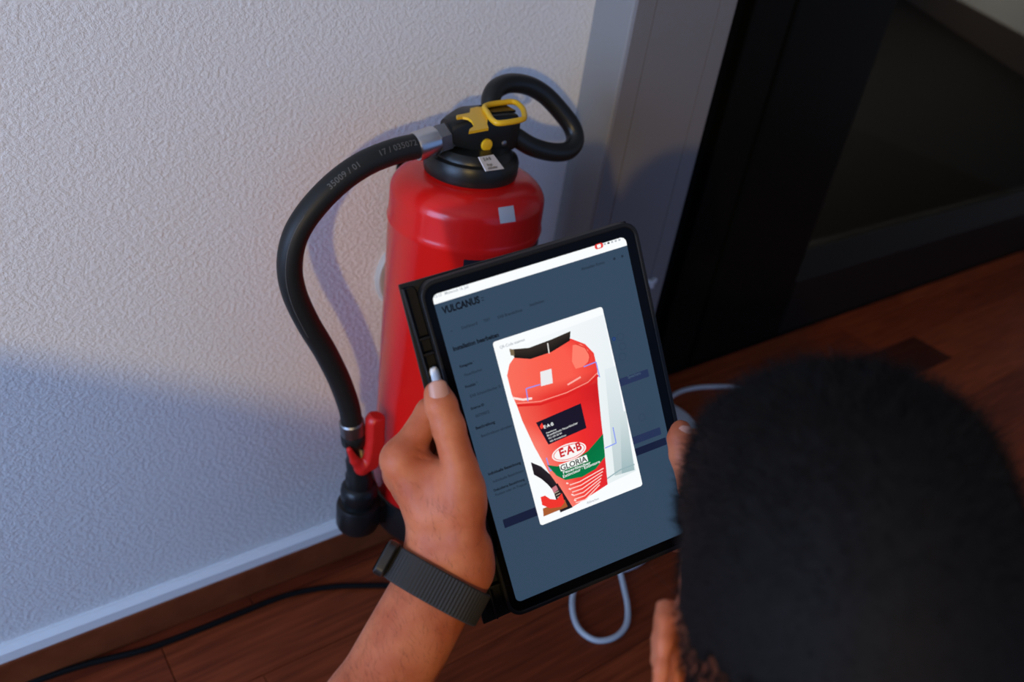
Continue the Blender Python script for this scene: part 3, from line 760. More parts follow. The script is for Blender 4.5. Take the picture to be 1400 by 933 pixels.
# stylus in the channel
ps, pe = np.array([-.0915, .076, -.0055]), np.array([-.0915, -.088, -.0055])
sty = empty('stylus', mw=mw@Matrix.Translation(tuple(pe))); tag(sty, 'white stylus tucked into the side of the tablet case', 'stylus')
m_pen = mat('white_pen', (.78, .78, .77), .3)
Lp_ = .164
G().lathe([(.0014, 0), (.0022, .003), (.0040, .014), (.0041, Lp_-.008), (.0038, Lp_-.003), (.0026, Lp_-.0008), (.0001, Lp_)], (0, 0, 0), 20, (0, 1, 0)).build('barrel', m_pen, sty, 'auto')
G().lathe([(.00415, Lp_-.03), (.00418, Lp_-.0295), (.00418, Lp_-.0285), (.00415, Lp_-.028)], (0, 0, 0), 20, (0, 1, 0)).build('cap_band', m_met, sty, 'auto')

# ------------------------------------------------------------------ person: implicit surfaces polygonised on grids
def cap(a, bq, ra, rb): return ('c', np.asarray(a, np.float32), np.asarray(bq, np.float32), ra, rb)
def ell(c0, rad, B=None): return ('e', np.asarray(c0, np.float32), np.asarray(rad, np.float32), np.eye(3, dtype=np.float32) if B is None else np.asarray(B, np.float32))   # B rows = axes
def dist(p, pr_):
    if pr_[0] == 'c':
        _, a, bq, ra, rb = pr_; ba = bq-a; pa = p-a
        t = np.clip((pa@ba)/max(float(ba@ba), 1e-12), 0, 1); d = pa-t[:, None]*ba
        return np.sqrt(np.einsum('ij,ij->i', d, d))-(ra+(rb-ra)*t)
    _, c0, rad, B = pr_; q = (p-c0)@B.T
    k0 = np.sqrt(np.einsum('ij,ij->i', q/rad, q/rad)); k1 = np.sqrt(np.einsum('ij,ij->i', q/(rad*rad), q/(rad*rad)))
    return k0*(k0-1)/np.maximum(k1, 1e-6)
def smin(a, bq, k):
    h = np.clip(.5+.5*(bq-a)/k, 0, 1); return bq*(1-h)+a*h-k*h*(1-h)
def blend(p, prims, k):
    d = dist(p, prims[0])
    for q in prims[1:]: d = smin(d, dist(p, q), k)
    return d
def surf(fn, org, B, size, h):
    """surface nets of fn on a box (origin corner org, axes rows of B)"""
    n = [int(math.ceil(s/h))+1 for s in size]
    B = np.asarray(B, np.float32); org = np.asarray(org, np.float32)
    ax_ = [np.arange(k, dtype=np.float32)*h for k in n]
    Gm = np.stack(np.meshgrid(*ax_, indexing='ij'), -1).reshape(-1, 3)
    D = np.empty(len(Gm), np.float32); CH = 400000
    for i in range(0, len(Gm), CH): D[i:i+CH] = fn(Gm[i:i+CH]@B+org)
    D = D.reshape(n); ins = D < 0
    nx, ny, nz = n
    corners = [(i, j, k) for i in (0, 1) for j in (0, 1) for k in (0, 1)]
    def sl(c0): return tuple(slice(c0[a], n[a]-1+c0[a]) for a in range(3))
    cnt = sum(ins[sl(c0)].astype(np.int8) for c0 in corners)
    act = (cnt > 0) & (cnt < 8)
    ii = np.argwhere(act); idx = -np.ones(act.shape, np.int64); idx[act] = np.arange(len(ii))
    acc = np.zeros((len(ii), 3), np.float32); num = np.zeros(len(ii), np.float32)
    for a in corners:
        for d in range(3):
            if a[d] == 0:
                b2 = list(a); b2[d] = 1
                pa = ii+np.array(a); pb = ii+np.array(b2)
                da = D[pa[:, 0], pa[:, 1], pa[:, 2]]; db = D[pb[:, 0], pb[:, 1], pb[:, 2]]
                cr_ = (da < 0) != (db < 0)
                t = np.where(cr_, da/np.where(cr_, da-db, 1), 0)
                pt = pa.astype(np.float32); pt[:, d] += t
                acc += pt*cr_[:, None]; num += cr_
    P = (acc/num[:, None])*h; V = P@B+org
    F = []
    for d in range(3):
        o1, o2 = [(1, 2), (2, 0), (0, 1)][d]
        s0 = [slice(0, n[a]) for a in range(3)]; s1 = list(s0); s0[d] = slice(0, n[d]-1); s1[d] = slice(1, n[d])
        A = ins[tuple(s0)]; Bq = ins[tuple(s1)]; e = np.argwhere(A != Bq)
        ok = (e[:, o1] > 0) & (e[:, o1] < n[o1]-1) & (e[:, o2] > 0) & (e[:, o2] < n[o2]-1); e = e[ok]
        flip = A[e[:, 0], e[:, 1], e[:, 2]]
        def ce(u, v):
            q = e.copy(); q[:, o1] -= u; q[:, o2] -= v; return idx[q[:, 0], q[:, 1], q[:, 2]]
        q4 = np.stack([ce(1, 1), ce(0, 1), ce(0, 0), ce(1, 0)], 1)
        q4[~flip] = q4[~flip][:, ::-1]; F.append(q4)
    F = np.concatenate(F); F = F[(F >= 0).all(1)]
    return V, F
def fast_mesh(name, V, F, m, parent=None, smooth=True):
    me = bpy.data.meshes.new(name); V = np.asarray(V, np.float32); F = np.asarray(F, np.int32); k = F.shape[1]
    me.vertices.add(len(V)); me.vertices.foreach_set('co', V.ravel())
    me.loops.add(F.size); me.loops.foreach_set('vertex_index', F.ravel())
    me.polygons.add(len(F)); me.polygons.foreach_set('loop_start', np.arange(0, F.size, k, dtype=np.int32)); me.polygons.foreach_set('loop_total', np.full(len(F), k, np.int32))
    if smooth: me.polygons.foreach_set('use_smooth', np.ones(len(F), bool))
    me.update(calc_edges=True); me.validate()
    if m: me.materials.append(m)
    o = bpy.data.objects.new(name, me); COL.objects.link(o)
    if parent is not None: o.parent = parent
    return o
def nrm3(v): v = np.asarray(v, float); return v/np.linalg.norm(v)

# red squeeze lever of the nozzle, a rounded hook
ly = AX[1]-.014
def lq(px, py): return onp(px, py, 1, ly)
lv_p = [cap(lq(513, 575), lq(512, 603), .0128, .0128), cap(lq(512, 603), lq(506, 630), .0128, .0125), cap(lq(506, 630), lq(495, 639), .0122, .0108), cap(lq(495, 639), lq(485, 630), .0095, .0062), cap(lq(485, 630), lq(477.5, 615), .0058, .0038)]
nT = nrm3(np.array([.28, 0, 1.])).astype(np.float32); qT = np.asarray(lq(512, 568), np.float32)
def f_lever(p):
    d = blend(p, lv_p, .003); d = np.maximum(d, (p-qT)@nT); return np.maximum(d, np.abs(p[:, 1]-np.float32(ly))-np.float32(.0105))
og = np.minimum.reduce([q[1] for q in lv_p]+[q[2] for q in lv_p])-.02; hi = np.maximum.reduce([q[1] for q in lv_p]+[q[2] for q in lv_p])+.02
V, F = surf(f_lever, og, np.eye(3), hi-og, .0016)
lvo = fast_mesh('squeeze_lever', V-np.array(eo, np.float32), F, m_redp, ext)

# head frame
HC = W(1134, 808, .444)
HF = nrm3(CR@np.array([.06, .06, 1.])); HU = CR@np.array([.03, -.97, .06]); HU = nrm3(HU-HF*(HU@HF)); HL = np.cross(HU, HF)
HB = np.stack([HF, HL, HU])
def hd(f, l, u): return HC+HF*f+HL*l+HU*u
skull = [ell(hd(-.012, 0, .004), (.098, .0735, .086), HB), ell(hd(-.030, 0, -.018), (.080, .0775, .074), HB), ell(hd(.035, 0, .006), (.062, .066, .074), HB), ell(hd(-.008, 0, .050), (.076, .053, .054), HB)]
face = [ell(hd(.042, 0, -.045), (.056, .058, .070), HB), ell(hd(.048, 0, -.088), (.045, .045, .034), HB), cap(hd(.082, -.012, -.108), hd(.082, .012, -.108), .013, .013),
        cap(hd(.090, -.030, .018), hd(.090, .030, .018), .012, .012), cap(hd(.070, -.047, -.035), hd(.082, -.03, -.03), .012, .010), cap(hd(.070, .047, -.035), hd(.082, .03, -.03), .012, .010)]
nose = [cap(hd(.098, 0, .004), hd(.116, 0, -.038), .007, .0105), cap(hd(.108, -.010, -.043), hd(.108, .010, -.043), .007, .007)]
lips = [cap(hd(.097, -.018, -.072), hd(.100, 0, -.069), .005, .006), cap(hd(.097, .018, -.072), hd(.100, 0, -.069), .005, .006), cap(hd(.095, -.013, -.081), hd(.095, .013, -.081), .0065, .0065)]
NB = hd(-.062, 0, -.185)
neckp = [cap(hd(-.020, 0, -.070), NB, .056, .060)]
def ear(s):
    c0 = hd(-.006, .077*s, -.040); pr_ = [ell(c0+HL*.006*s, (.015, .0045, .028), HB)]
    pts = []
    for t in np.linspace(-100, 190, 12):
        a = math.radians(t); pts.append(c0+HL*(.011+.006*(1-math.cos(a-1.9))*.5)*s+HF*(-.017*math.cos(a)-.003)+HU*(.029*math.sin(a)))
    for k in range(11): pr_.append(cap(pts[k], pts[k+1], .0038, .0038))
    pr_.append(cap(c0+HL*.008*s-HU*.026+HF*.004, c0+HL*.008*s-HU*.033+HF*.006, .0065, .005))
    return pr_
EAR = [ear(1), ear(-1)]
def f_head(p):
    d = blend(p, skull, .03); d = smin(d, blend(p, face, .02), .03)
    for s in (-1, 1):
        e = dist(p, ell(hd(.098, .032*s, -.002), (.016, .016, .012), HB)); d = -smin(-d, e, .012)
    d = smin(d, blend(p, nose, .008), .010); d = smin(d, blend(p, lips, .004), .005)
    for e in EAR: d = smin(d, blend(p, e, .005), .006)
    return smin(d, dist(p, neckp[0]), .025)

# hands: each finger blends with the palm but not with its neighbours
def f_hand(p, palm, fingers, kp=.012, kf=.007, kj=.004):
    dp = blend(p, palm, kp); d = dp
    for fg in fingers: d = np.minimum(d, smin(dp, blend(p, fg, kj), kf))
    return d
def WT(px, py, off): return W(px, py, tplane_depth(px, py, off))          # relative to the tablet plane
# left hand
Lw = W(614, 768, .618); L_el = np.array([-.452, -.612, .418]); Lsh = np.array([-.43, -.83, .575])
fa = nrm3(Lw-L_el); cvx = nrm3(np.cross(fa, ray(614, 768)))           # sideways across the forearm as seen from the camera
i_m, m_m, r_m, p_m = W(549, 629, .612), W(553, 645, .633), W(562, 664, .651), W(573, 688, .666)
L_palm = [cap(Lw-cvx*.010, Lw+cvx*.010, .0225, .0225), cap(W(604, 742, .616), i_m, .019, .0135), cap(W(604, 748, .630), m_m, .018, .013), cap(W(604, 752, .640), r_m, .016, .012), cap(W(606, 756, .648), p_m, .014, .011),
          cap(i_m, m_m, .0125, .012), cap(m_m, r_m, .012, .011), cap(r_m, p_m, .011, .010),
          cap(W(634, 742, .606), W(634, 668, .602), .0165, .0150), cap(W(600, 700, .610), W(625, 680, .603), .017, .015), cap(W(580, 660, .612), W(610, 662, .606), .0125, .011), cap(W(570, 634, .617), W(610, 650, .608), .0095, .0095),
          cap(W(650, 745, .614), W(640, 765, .618), .0085, .010)]
L_th = [cap(W(634, 690, .602), W(629, 642, .597), .0150, .0128), cap(W(629, 642, .597), W(613, 584, .5925), .0128, .0116), cap(W(613, 584, .5925), W(603, 554, .592), .0117, .0112), cap(W(603, 554, .592), W(598, 539, .5935), .0112, .0098)]
bk = -.0158
L_ix = [cap(i_m, W(588, 564, .622), .0130, .0108), cap(W(588, 564, .622), WT(634, 548, bk-.011), .0106, .0092), cap(WT(634, 548, bk-.011), WT(672, 541, bk-.0085), .0090, .0076)]
L_mi = [cap(m_m, W(590, 592, .650), .0125, .0108), cap(W(590, 592, .650), WT(648, 585, bk-.011), .0106, .0092), cap(WT(648, 585, bk-.011), WT(692, 578, bk-.0085), .0090, .0076)]
L_ri = [cap(r_m, W(600, 628, .665), .0115, .0102), cap(W(600, 628, .665), WT(652, 628, bk-.011), .0100, .0088), cap(WT(652, 628, bk-.011), WT(694, 622, bk-.0080), .0086, .0072)]
L_pi = [cap(p_m, W(612, 668, .676), .0105, .0092), cap(W(612, 668, .676), WT(655, 670, bk-.010), .0090, .0080), cap(WT(655, 670, bk-.010), WT(688, 666, bk-.0075), .0078, .0066)]
L_fa = [cap(Lw-cvx*.008, L_el, .0235, .037), cap(Lw+cvx*.008, L_el, .0225, .036), cap(Lw+(L_el-Lw)*.45, Lw+(L_el-Lw)*.85, .035, .041)]
L_up = [cap(L_el, Lsh, .038, .050)]
th_ip = W(613, 586, .5925); th_ax = nrm3(W(600, 545, .592)-W(626, 630, .596)); th_dn = nrm3(-ray(613, 586)); cr_a, cr_b = W(556, 622, .605), W(602, 633, .598)
def creases(p):
    q = p-th_ip.astype(np.float32); s = q@th_ax.astype(np.float32); dn2 = q@th_dn.astype(np.float32); r_ = np.sqrt(np.maximum((q*q).sum(1)-s*s, 0))
    lat = q@np.cross(th_ax, th_dn).astype(np.float32)
    g_ = np.zeros(len(p), np.float32); near = (r_ < .018) & (dn2 > .002)
    for s0, dep, cv in ((-.0060, .00035, 8), (-.0030, .0006, 14), (.0002, .0007, 4), (.0034, .0006, -12), (.0068, .00035, -8)):
        g_ += np.where(near, dep*np.exp(-((s-s0-cv*lat*lat)/.0009)**2)*np.clip(dn2/.006, 0, 1), 0)
    ab = (cr_b-cr_a).astype(np.float32); L2 = float(ab@ab)
    for k, sh in enumerate((0., .0065)):
        a_ = cr_a.astype(np.float32)+np.float32(sh)*fa.astype(np.float32); t = np.clip(((p-a_)@ab)/L2, 0, 1); dd = p-a_-t[:, None]*ab
        dd = dd-np.outer(dd@th_dn.astype(np.float32), th_dn.astype(np.float32)); e_ = (dd*dd).sum(1)
        g_ += .0008*np.exp(-e_/.0011**2)
    return g_
def f_larm(p):
    return f_larm0(p)+creases(p)
def f_larm0(p):
    d = f_hand(p, L_palm, [L_th, L_ix, L_mi, L_ri, L_pi]); d = smin(d, blend(p, L_fa, .01), .014); return smin(d, dist(p, L_up[0]), .02)
# right hand
Rw = W(1030, 800, .612); R_el = np.array([.065, -.865, .475]); Rsh = np.array([-.105, -1.03, .575])
rfa = nrm3(Rw-R_el); rvx = nrm3(np.cross(rfa, ray(1030, 800)))
ri_m, rm_m, rr_m, rp_m = W(996, 650, .668), W(1002, 672, .684), W(1004, 700, .694), W(1000, 730, .700)
R_palm = [cap(Rw-rvx*.010, Rw+rvx*.010, .0225, .0225), cap(W(1022, 770, .625), ri_m, .018, .0130), cap(W(1024, 775, .64), rm_m, .017, .0125), cap(W(1024, 780, .65), rr_m, .016, .012), cap(W(1024, 785, .655), rp_m, .014, .011),
          cap(ri_m, rm_m, .012, .012), cap(rm_m, rr_m, .012, .011), cap(rr_m, rp_m, .011, .010), cap(W(990, 760, .632), W(972, 700, .640), .0165, .0140), cap(W(1000, 700, .655), W(975, 690, .645), .014, .012)]
R_th = [cap(W(976, 712, .640), W(950, 668, .642), .0145, .0125), cap(W(950, 668, .642), W(934, 622, .642), .0122, .0104), cap(W(934, 622, .642), W(930, 600, .645), .0104, .0098), cap(W(930, 600, .645), W(931, 588, .647), .0097, .0080)]
R_ix = [cap(ri_m, W(958, 604, .682), .0125, .0104), cap(W(958, 604, .682), WT(905, 600, bk-.011), .0102, .0090), cap(WT(905, 600, bk-.011), WT(868, 598, bk-.0085), .0088, .0074)]
R_mi = [cap(rm_m, W(968, 645, .700), .0120, .0104), cap(W(968, 645, .700), WT(905, 640, bk-.011), .0102, .0090), cap(WT(905, 640, bk-.011), WT(865, 638, bk-.0085), .0088, .0074)]
R_ri = [cap(rr_m, W(968, 690, .712), .0112, .0098), cap(W(968, 690, .712), WT(912, 685, bk-.010), .0096, .0086), cap(WT(912, 685, bk-.010), WT(875, 684, bk-.0080), .0084, .0070)]
R_pi = [cap(rp_m, W(962, 738, .712), .0100, .0090), cap(W(962, 738, .712), WT(925, 742, bk-.006), .0088, .0078), cap(WT(925, 742, bk-.006), WT(903, 744, bk-.004), .0076, .0066)]
R_fa = [cap(Rw-rvx*.008, R_el, .0235, .037), cap(Rw+rvx*.008, R_el, .0225, .036)]
R_up = [cap(R_el, Rsh, .038, .050)]
def f_rarm(p):
    d = f_hand(p, R_palm, [R_th, R_ix, R_mi, R_ri, R_pi]); d = smin(d, blend(p, R_fa, .01), .014); return smin(d, dist(p, R_up[0]), .02)

# torso and legs, squatting
fh = nrm3([HF[0], HF[1], 0]); lh = np.array([-fh[1], fh[0], 0]); UP = np.array([0, 0, 1.])
CH = NB-fh*.03-UP*.085; PEL = np.array([CH[0], CH[1], 0])-fh*.24+UP*.245
TB = np.stack([fh, lh, UP])
spn = nrm3(CH-PEL); sb_f = nrm3(fh-spn*(fh@spn)); SB = np.stack([sb_f, lh, spn])
Lh, Rh = PEL+lh*.09, PEL-lh*.09
Lk = PEL+lh*.17+fh*.36+UP*.13; Rk = PEL-lh*.17+fh*.36+UP*.13
Lan = PEL+lh*.15+fh*.10-UP*.16; Ran = PEL-lh*.15+fh*.10-UP*.16
torso = [ell(CH-spn*.03, (.105, .155, .13), SB), ell(CH-spn*.16, (.095, .135, .13), SB), ell(PEL+spn*.03, (.105, .155, .11), SB), cap(CH+lh*.08+UP*.03, Lsh, .058, .058), cap(CH-lh*.08+UP*.03, Rsh, .058, .058), cap(CH+UP*.05, NB, .07, .058)]
legs = [[cap(Lh, Lk, .078, .058), cap(Lk, Lan, .056, .040)], [cap(Rh, Rk, .078, .058), cap(Rk, Ran, .056, .040)]]
feet = [[cap(a-UP*.02-fh*.03, a-UP*.045+fh*.11+s*lh*.02, .036, .030)] for a, s in ((Lan, 1), (Ran, -1))]
def f_body(p):
    d = blend(p, torso, .05)
    for lg in legs: d = smin(d, blend(p, lg, .02), .04)
    for ft in feet: d = smin(d, dist(p, ft[0]), .02)
    d = smin(d, dist(p, L_up[0]), .03); d = smin(d, dist(p, R_up[0]), .03)
    return smin(d, dist(p, neckp[0]), .03)

m_skin = bpy.data.materials.new('skin'); m_skin.use_nodes = True
nt = m_skin.node_tree; b = nt.nodes['Principled BSDF']; b.inputs['Roughness'].default_value = .52; b.inputs['Specular IOR Level'].default_value = .35
b.inputs['Subsurface Weight'].default_value = .25; b.inputs['Subsurface Radius'].default_value = (1., .35, .18); b.inputs['Subsurface Scale'].default_value = .004
tc = nt.nodes.new('ShaderNodeTexCoord')
na = nt.nodes.new('ShaderNodeTexNoise'); na.inputs['Scale'].default_value = 38; na.inputs['Detail'].default_value = 5; nt.links.new(tc.outputs['Object'], na.inputs['Vector'])
cr = nt.nodes.new('ShaderNodeValToRGB'); cr.color_ramp.elements[0].position = .32; cr.color_ramp.elements[0].color = (.45, .108, .043, 1); cr.color_ramp.elements[1].position = .70; cr.color_ramp.elements[1].color = (.60, .190, .085, 1)
nt.links.new(na.outputs['Fac'], cr.inputs['Fac']); nt.links.new(cr.outputs['Color'], b.inputs['Base Color'])
nb = nt.nodes.new('ShaderNodeTexVoronoi'); nb.inputs['Scale'].default_value = 700; nt.links.new(tc.outputs['Object'], nb.inputs['Vector'])
nc = nt.nodes.new('ShaderNodeTexNoise'); nc.inputs['Scale'].default_value = 130; nc.inputs['Detail'].default_value = 4; nt.links.new(tc.outputs['Object'], nc.inputs['Vector'])
ad = nt.nodes.new('ShaderNodeMath'); ad.operation = 'MULTIPLY_ADD'; ad.inputs[1].default_value = .35; nt.links.new(nb.outputs['Distance'], ad.inputs[0]); nt.links.new(nc.outputs['Fac'], ad.inputs[2])
bp = nt.nodes.new('ShaderNodeBump'); bp.inputs['Strength'].default_value = .22; bp.inputs['Distance'].default_value = .0012; nt.links.new(ad.outputs[0], bp.inputs['Height']); nt.links.new(bp.outputs['Normal'], b.inputs['Normal'])

def box_of(pts, pad, B):
    q = np.asarray(pts)@np.asarray(B).T; lo_ = q.min(0)-pad; hi = q.max(0)+pad
    return lo_@np.asarray(B), hi-lo_
def pts_of(prs): return [x for p_ in prs for x in ((p_[1], p_[2]) if p_[0] == 'c' else (p_[1],))]
parts = []
BL_ = np.stack([fa, cvx, np.cross(fa, cvx)]); WCn = W(597, 801, .6105)
og, sz_ = box_of(pts_of(L_palm+L_th+L_ix+L_mi+L_ri+L_pi), .032, BL_)
lo_c = og@BL_.T; cut_ = float(WCn@fa)-.006; dx = cut_-lo_c[0]; lo_c[0] = cut_; sz_[0] -= dx
parts.append(surf(f_larm, lo_c@BL_, BL_, sz_, .00135))
og, sz_ = box_of(pts_of(L_fa)+[L_el+(Lsh-L_el)*.45], .046, BL_)
lo_c = og@BL_.T; sz_[0] = float(WCn@fa)+.006-lo_c[0]
parts.append(surf(f_larm0, og, BL_, sz_, .0026))
BR_ = np.stack([rfa, rvx, np.cross(rfa, rvx)]); og, sz_ = box_of(pts_of(R_palm+R_th+R_ix+R_mi+R_ri+R_pi+R_fa)+[R_el+(Rsh-R_el)*.45], .046, BR_)
parts.append(surf(f_rarm, og, BR_, sz_, .0026))
og, sz_ = box_of([hd(-.11, -.1, -.19), hd(.125, .1, .11), hd(-.11, .1, .11), hd(.125, -.1, -.19)], .012, HB)
parts.append(surf(f_head, og, HB, sz_, .003))
lo_b = np.array([-1.0, -1.75, -.02]); parts.append(surf(f_body, np.minimum.reduce([CH, PEL, Lk, Rk, Lan, Ran, Lsh, Rsh, L_el, R_el])-.16, np.eye(3), np.maximum.reduce([CH, PEL, Lk, Rk, Lan, Ran, Lsh, Rsh, L_el, R_el, NB])-np.minimum.reduce([CH, PEL, Lk, Rk, Lan, Ran, Lsh, Rsh, L_el, R_el])+.30, .012))
# inside the clothes the coarse torso is pulled in a little
VV = []; FF = []; off = 0
for V, F in parts: VV.append(V); FF.append(F+off); off += len(V)
person = fast_mesh('person', np.concatenate(VV), np.concatenate(FF), m_skin)
tag(person, 'person with short dark hair crouching and holding the tablet in both hands', 'person')
# clothes: shells a little larger than the body
m_shirt = mat('dark_cloth', (.012, .013, .017), .85, bump=(500, .2, .001))
m_trou = mat('denim', (.02, .026, .045), .85, bump=(600, .2, .001)); m_shoe = mat('shoe_black', (.012, .012, .012), .6)
Lsl = L_el+(Lsh-L_el)*.42; Rsl = R_el+(Rsh-R_el)*.42
def f_shirt(p):
    d = blend(p, torso[:5], .05); d = smin(d, dist(p, cap(Lsl, Lsh, .056, .060)), .04); d = smin(d, dist(p, cap(Rsl, Rsh, .056, .060)), .04); d = smin(d, dist(p, cap(CH+UP*.04, NB-UP*.005, .075, .064)), .03)-.010
    wst = -((p-(PEL+spn*.02).astype(np.float32))@spn.astype(np.float32)); return np.maximum(d, wst)
def f_trou(p):
    wst = ((p-(PEL+spn*.06).astype(np.float32))@spn.astype(np.float32)); d = np.maximum(dist(p, torso[2])-.012, wst)
    for lg in legs: d = smin(d, blend(p, lg, .02)-.014, .04)
    return d
ogb = np.minimum.reduce([CH, PEL, Lk, Rk, Lan, Ran, Lsh, Rsh])-.16; hib = np.maximum.reduce([CH, PEL, Lk, Rk, Lan, Ran, Lsh, Rsh, NB])+.12
for nm, fn, m in (('shirt', f_shirt, m_shirt), ('trousers', f_trou, m_trou)):
    V, F = surf(fn, ogb, np.eye(3), hib-ogb, .011); fast_mesh(nm, V, F, m, person)
for ft in feet:
    q = ft[0]
    def f_shoe(p, q=q): return np.maximum(dist(p, q)-.012, -(p[:, 2]-np.float32(min(q[1][2], q[2][2])-.030)))
    V, F = surf(f_shoe, np.minimum(q[1], q[2])-.07, np.eye(3), np.abs(q[1]-q[2])+.14, .008); fast_mesh('shoe', V, F, m_shoe, person)
# eyes
m_eye = mat('eye', (.75, .73, .7), .15)
for s in (-1, 1): G().lathe([(.0001, -.011)]+[(.011*math.sin(a), -.011*math.cos(a)) for a in np.linspace(.2, 2.95, 12)]+[(.0001, .011)], hd(.084, .032*s, -.002), 20, HF).build('eye', m_eye, person, True)

# nails
m_nail = mat('nail', (.58, .27, .19), .3, spec=.4, vary=(60, .5, (.62, .36, .28)))
def nail(tip, base, side_ref, wd, ln_, r):
    t = nrm3(tip-base); nrm_ = nrm3(side_ref-t*(side_ref@t)); s = np.cross(t, nrm_)
    V = []; F = []; nu, nv_ = 10, 10
    for j in range(nv_+1):
        v = j/nv_; wv = wd*(1-.18*v)*(1.0 if v < .8 else math.sqrt(max(0, 1-((v-.8)/.2)**2)*.75+.25))*(math.sqrt(1-((.25-v)/.25)**2*.6) if v < .25 else 1)
        for i in range(nu+1):
            a = (i/nu-.5)*2; x = a*wv/2; hgt = math.sqrt(max(r*r-x*x*1.15, 0))
            V.append(base+t*ln_*v+s*x+nrm_*(hgt-.0006*v*v-.0001-.0007*abs(a)**4))
    for j in range(nv_):
        for i in range(nu): k = j*(nu+1)+i; F.append((k, k+1, k+nu+2, k+nu+1))
    o = mk('thumb_nail', V, F, m_nail, person, True); so_ = o.modifiers.new('s', 'SOLIDIFY'); so_.thickness = .0009; so_.offset = 0
    return o
tp, bs = W(596.5, 523, .5935), W(602.5, 553, .592)
nail(tp, bs, -ray(600, 540)-.10*cvx, .0150, np.linalg.norm(tp-bs)+.0005, .0109)
tp, bs = W(932, 584, .647), W(930.5, 606, .644)
nail(tp, bs, -ray(930, 596)+.9*CR@np.array([.55, 0, -.1]), .0125, np.linalg.norm(tp-bs), .0094)

# hair: close shell with a hairline and many short strands
m_hair = mat('dark_hair', (.006, .005, .005), .7, spec=.12)
def hl_coords(p): q = (p-HC.astype(np.float32))@HB.T.astype(np.float32); return q[:, 0], q[:, 1], q[:, 2]
HLF = [-.12, -.05, -.022, -.012, .006, .018, .024, .05, .075, .10]
HLO = [-.105, -.105, -.075, .010, .010, -.030, -.026, .030, .060, .070]          # where hair starts
HLS = [-.030, -.020, -.005, .030, .032, .028, .028, .042, .062, .070]          # where it is dense; clipped short below
def hairline(f, H): return np.interp(f, HLF, H)+np.interp(f, [-.03, .0], [1, 0])*(.0025*np.sin(f*260)+.002*np.sin(f*577+1))*(H is HLS)
def f_region(p):
    f, l, u = hl_coords(p)
    return (hairline(f, HLS)-u)*.8
def f_hair(p): 
    f, l, u = hl_coords(p)
    th = .002+.014*np.clip((u-.005)/.085, 0, 1)
    return np.maximum(blend(p, skull, .03)-th, f_region(p))
og, sz_ = box_of([hd(-.12, -.1, -.13), hd(.115, .1, .125), hd(-.12, .1, .125), hd(.115, -.1, -.13)], .025, HB)
HV, HFc = surf(f_hair, og, HB, sz_, .0035)
hair = fast_mesh('hair', HV, HFc, m_hair, person)
# strands
eps = 1e-3
fs = HV.astype(np.float32)
grad = np.stack([blend(fs+np.float32(eps)*np.eye(3, dtype=np.float32)[k], skull, .03)-blend(fs-np.float32(eps)*np.eye(3, dtype=np.float32)[k], skull, .03) for k in range(3)], 1); grad /= np.linalg.norm(grad, axis=1)[:, None]
outer = np.abs(f_hair(fs)) < .004
f, l, u = hl_coords(fs)
outer &= (blend(fs, skull, .03) > .0015)
cand = np.argwhere(outer)[:, 0]
NS = 34000
ch = rng.choice(cand, NS); P0_ = fs[ch]+rng.normal(0, .0012, (NS, 3)); Nn = grad[ch]; uu = u[ch]
comb = (HF*.5-HU*.15)[None, :]+rng.normal(0, .35, (NS, 3)); comb = comb-Nn*np.einsum('ij,ij->i', comb, Nn)[:, None]
dr_ = Nn*rng.uniform(.12, .5, (NS, 1))+comb*.9; dr_ /= np.linalg.norm(dr_, axis=1)[:, None]
Ls = (.003+.011*np.clip((uu-.005)/.085, 0, 1))*rng.uniform(.6, 1.25, NS)
sd = np.cross(dr_, rng.normal(0, 1, (NS, 3))); sd /= np.linalg.norm(sd, axis=1)[:, None]
V = np.concatenate([P0_-sd*.00016-Nn*.002, P0_+sd*.00016-Nn*.002, P0_+dr_*Ls[:, None]], 0)
F = np.stack([np.arange(NS), np.arange(NS)+NS, np.arange(NS)+2*NS], 1)
hv = parts[3][0].astype(np.float32); f2, l2, u2 = hl_coords(hv); sk = np.abs(blend(hv, skull, .03)) < .004
c2 = np.argwhere(sk & (u2 > hairline(f2, HLO)) & (u2 < hairline(f2, HLS)+.006))[:, 0]
N2 = 36000; ch2 = rng.choice(c2, N2); keep = rng.random(N2) < .25+.75*np.clip((u2[ch2]-hairline(f2[ch2], HLO))/.08, 0, 1); ch2 = ch2[keep]; N2 = len(ch2)
Pq = hv[ch2]+rng.normal(0, .0012, (N2, 3)); g2 = Pq-HC; g2 /= np.linalg.norm(g2, axis=1)[:, None]
d2 = g2*.45-HU*.8+HF*-.2+rng.normal(0, .25, (N2, 3)); d2 /= np.linalg.norm(d2, axis=1)[:, None]
L2 = rng.uniform(.003, .0055, N2); s2 = np.cross(d2, g2); s2 /= np.linalg.norm(s2, axis=1)[:, None]
V2 = np.concatenate([Pq-s2*.00020, Pq+s2*.00020, Pq+d2*L2[:, None]+g2*.0012], 0); F2 = np.stack([np.arange(N2), np.arange(N2)+N2, np.arange(N2)+2*N2], 1)+len(V)
hs = fast_mesh('hair_strands', np.concatenate([V, V2]), np.concatenate([F, F2]), m_hair, hair, False); hs['kind'] = 'stuff'

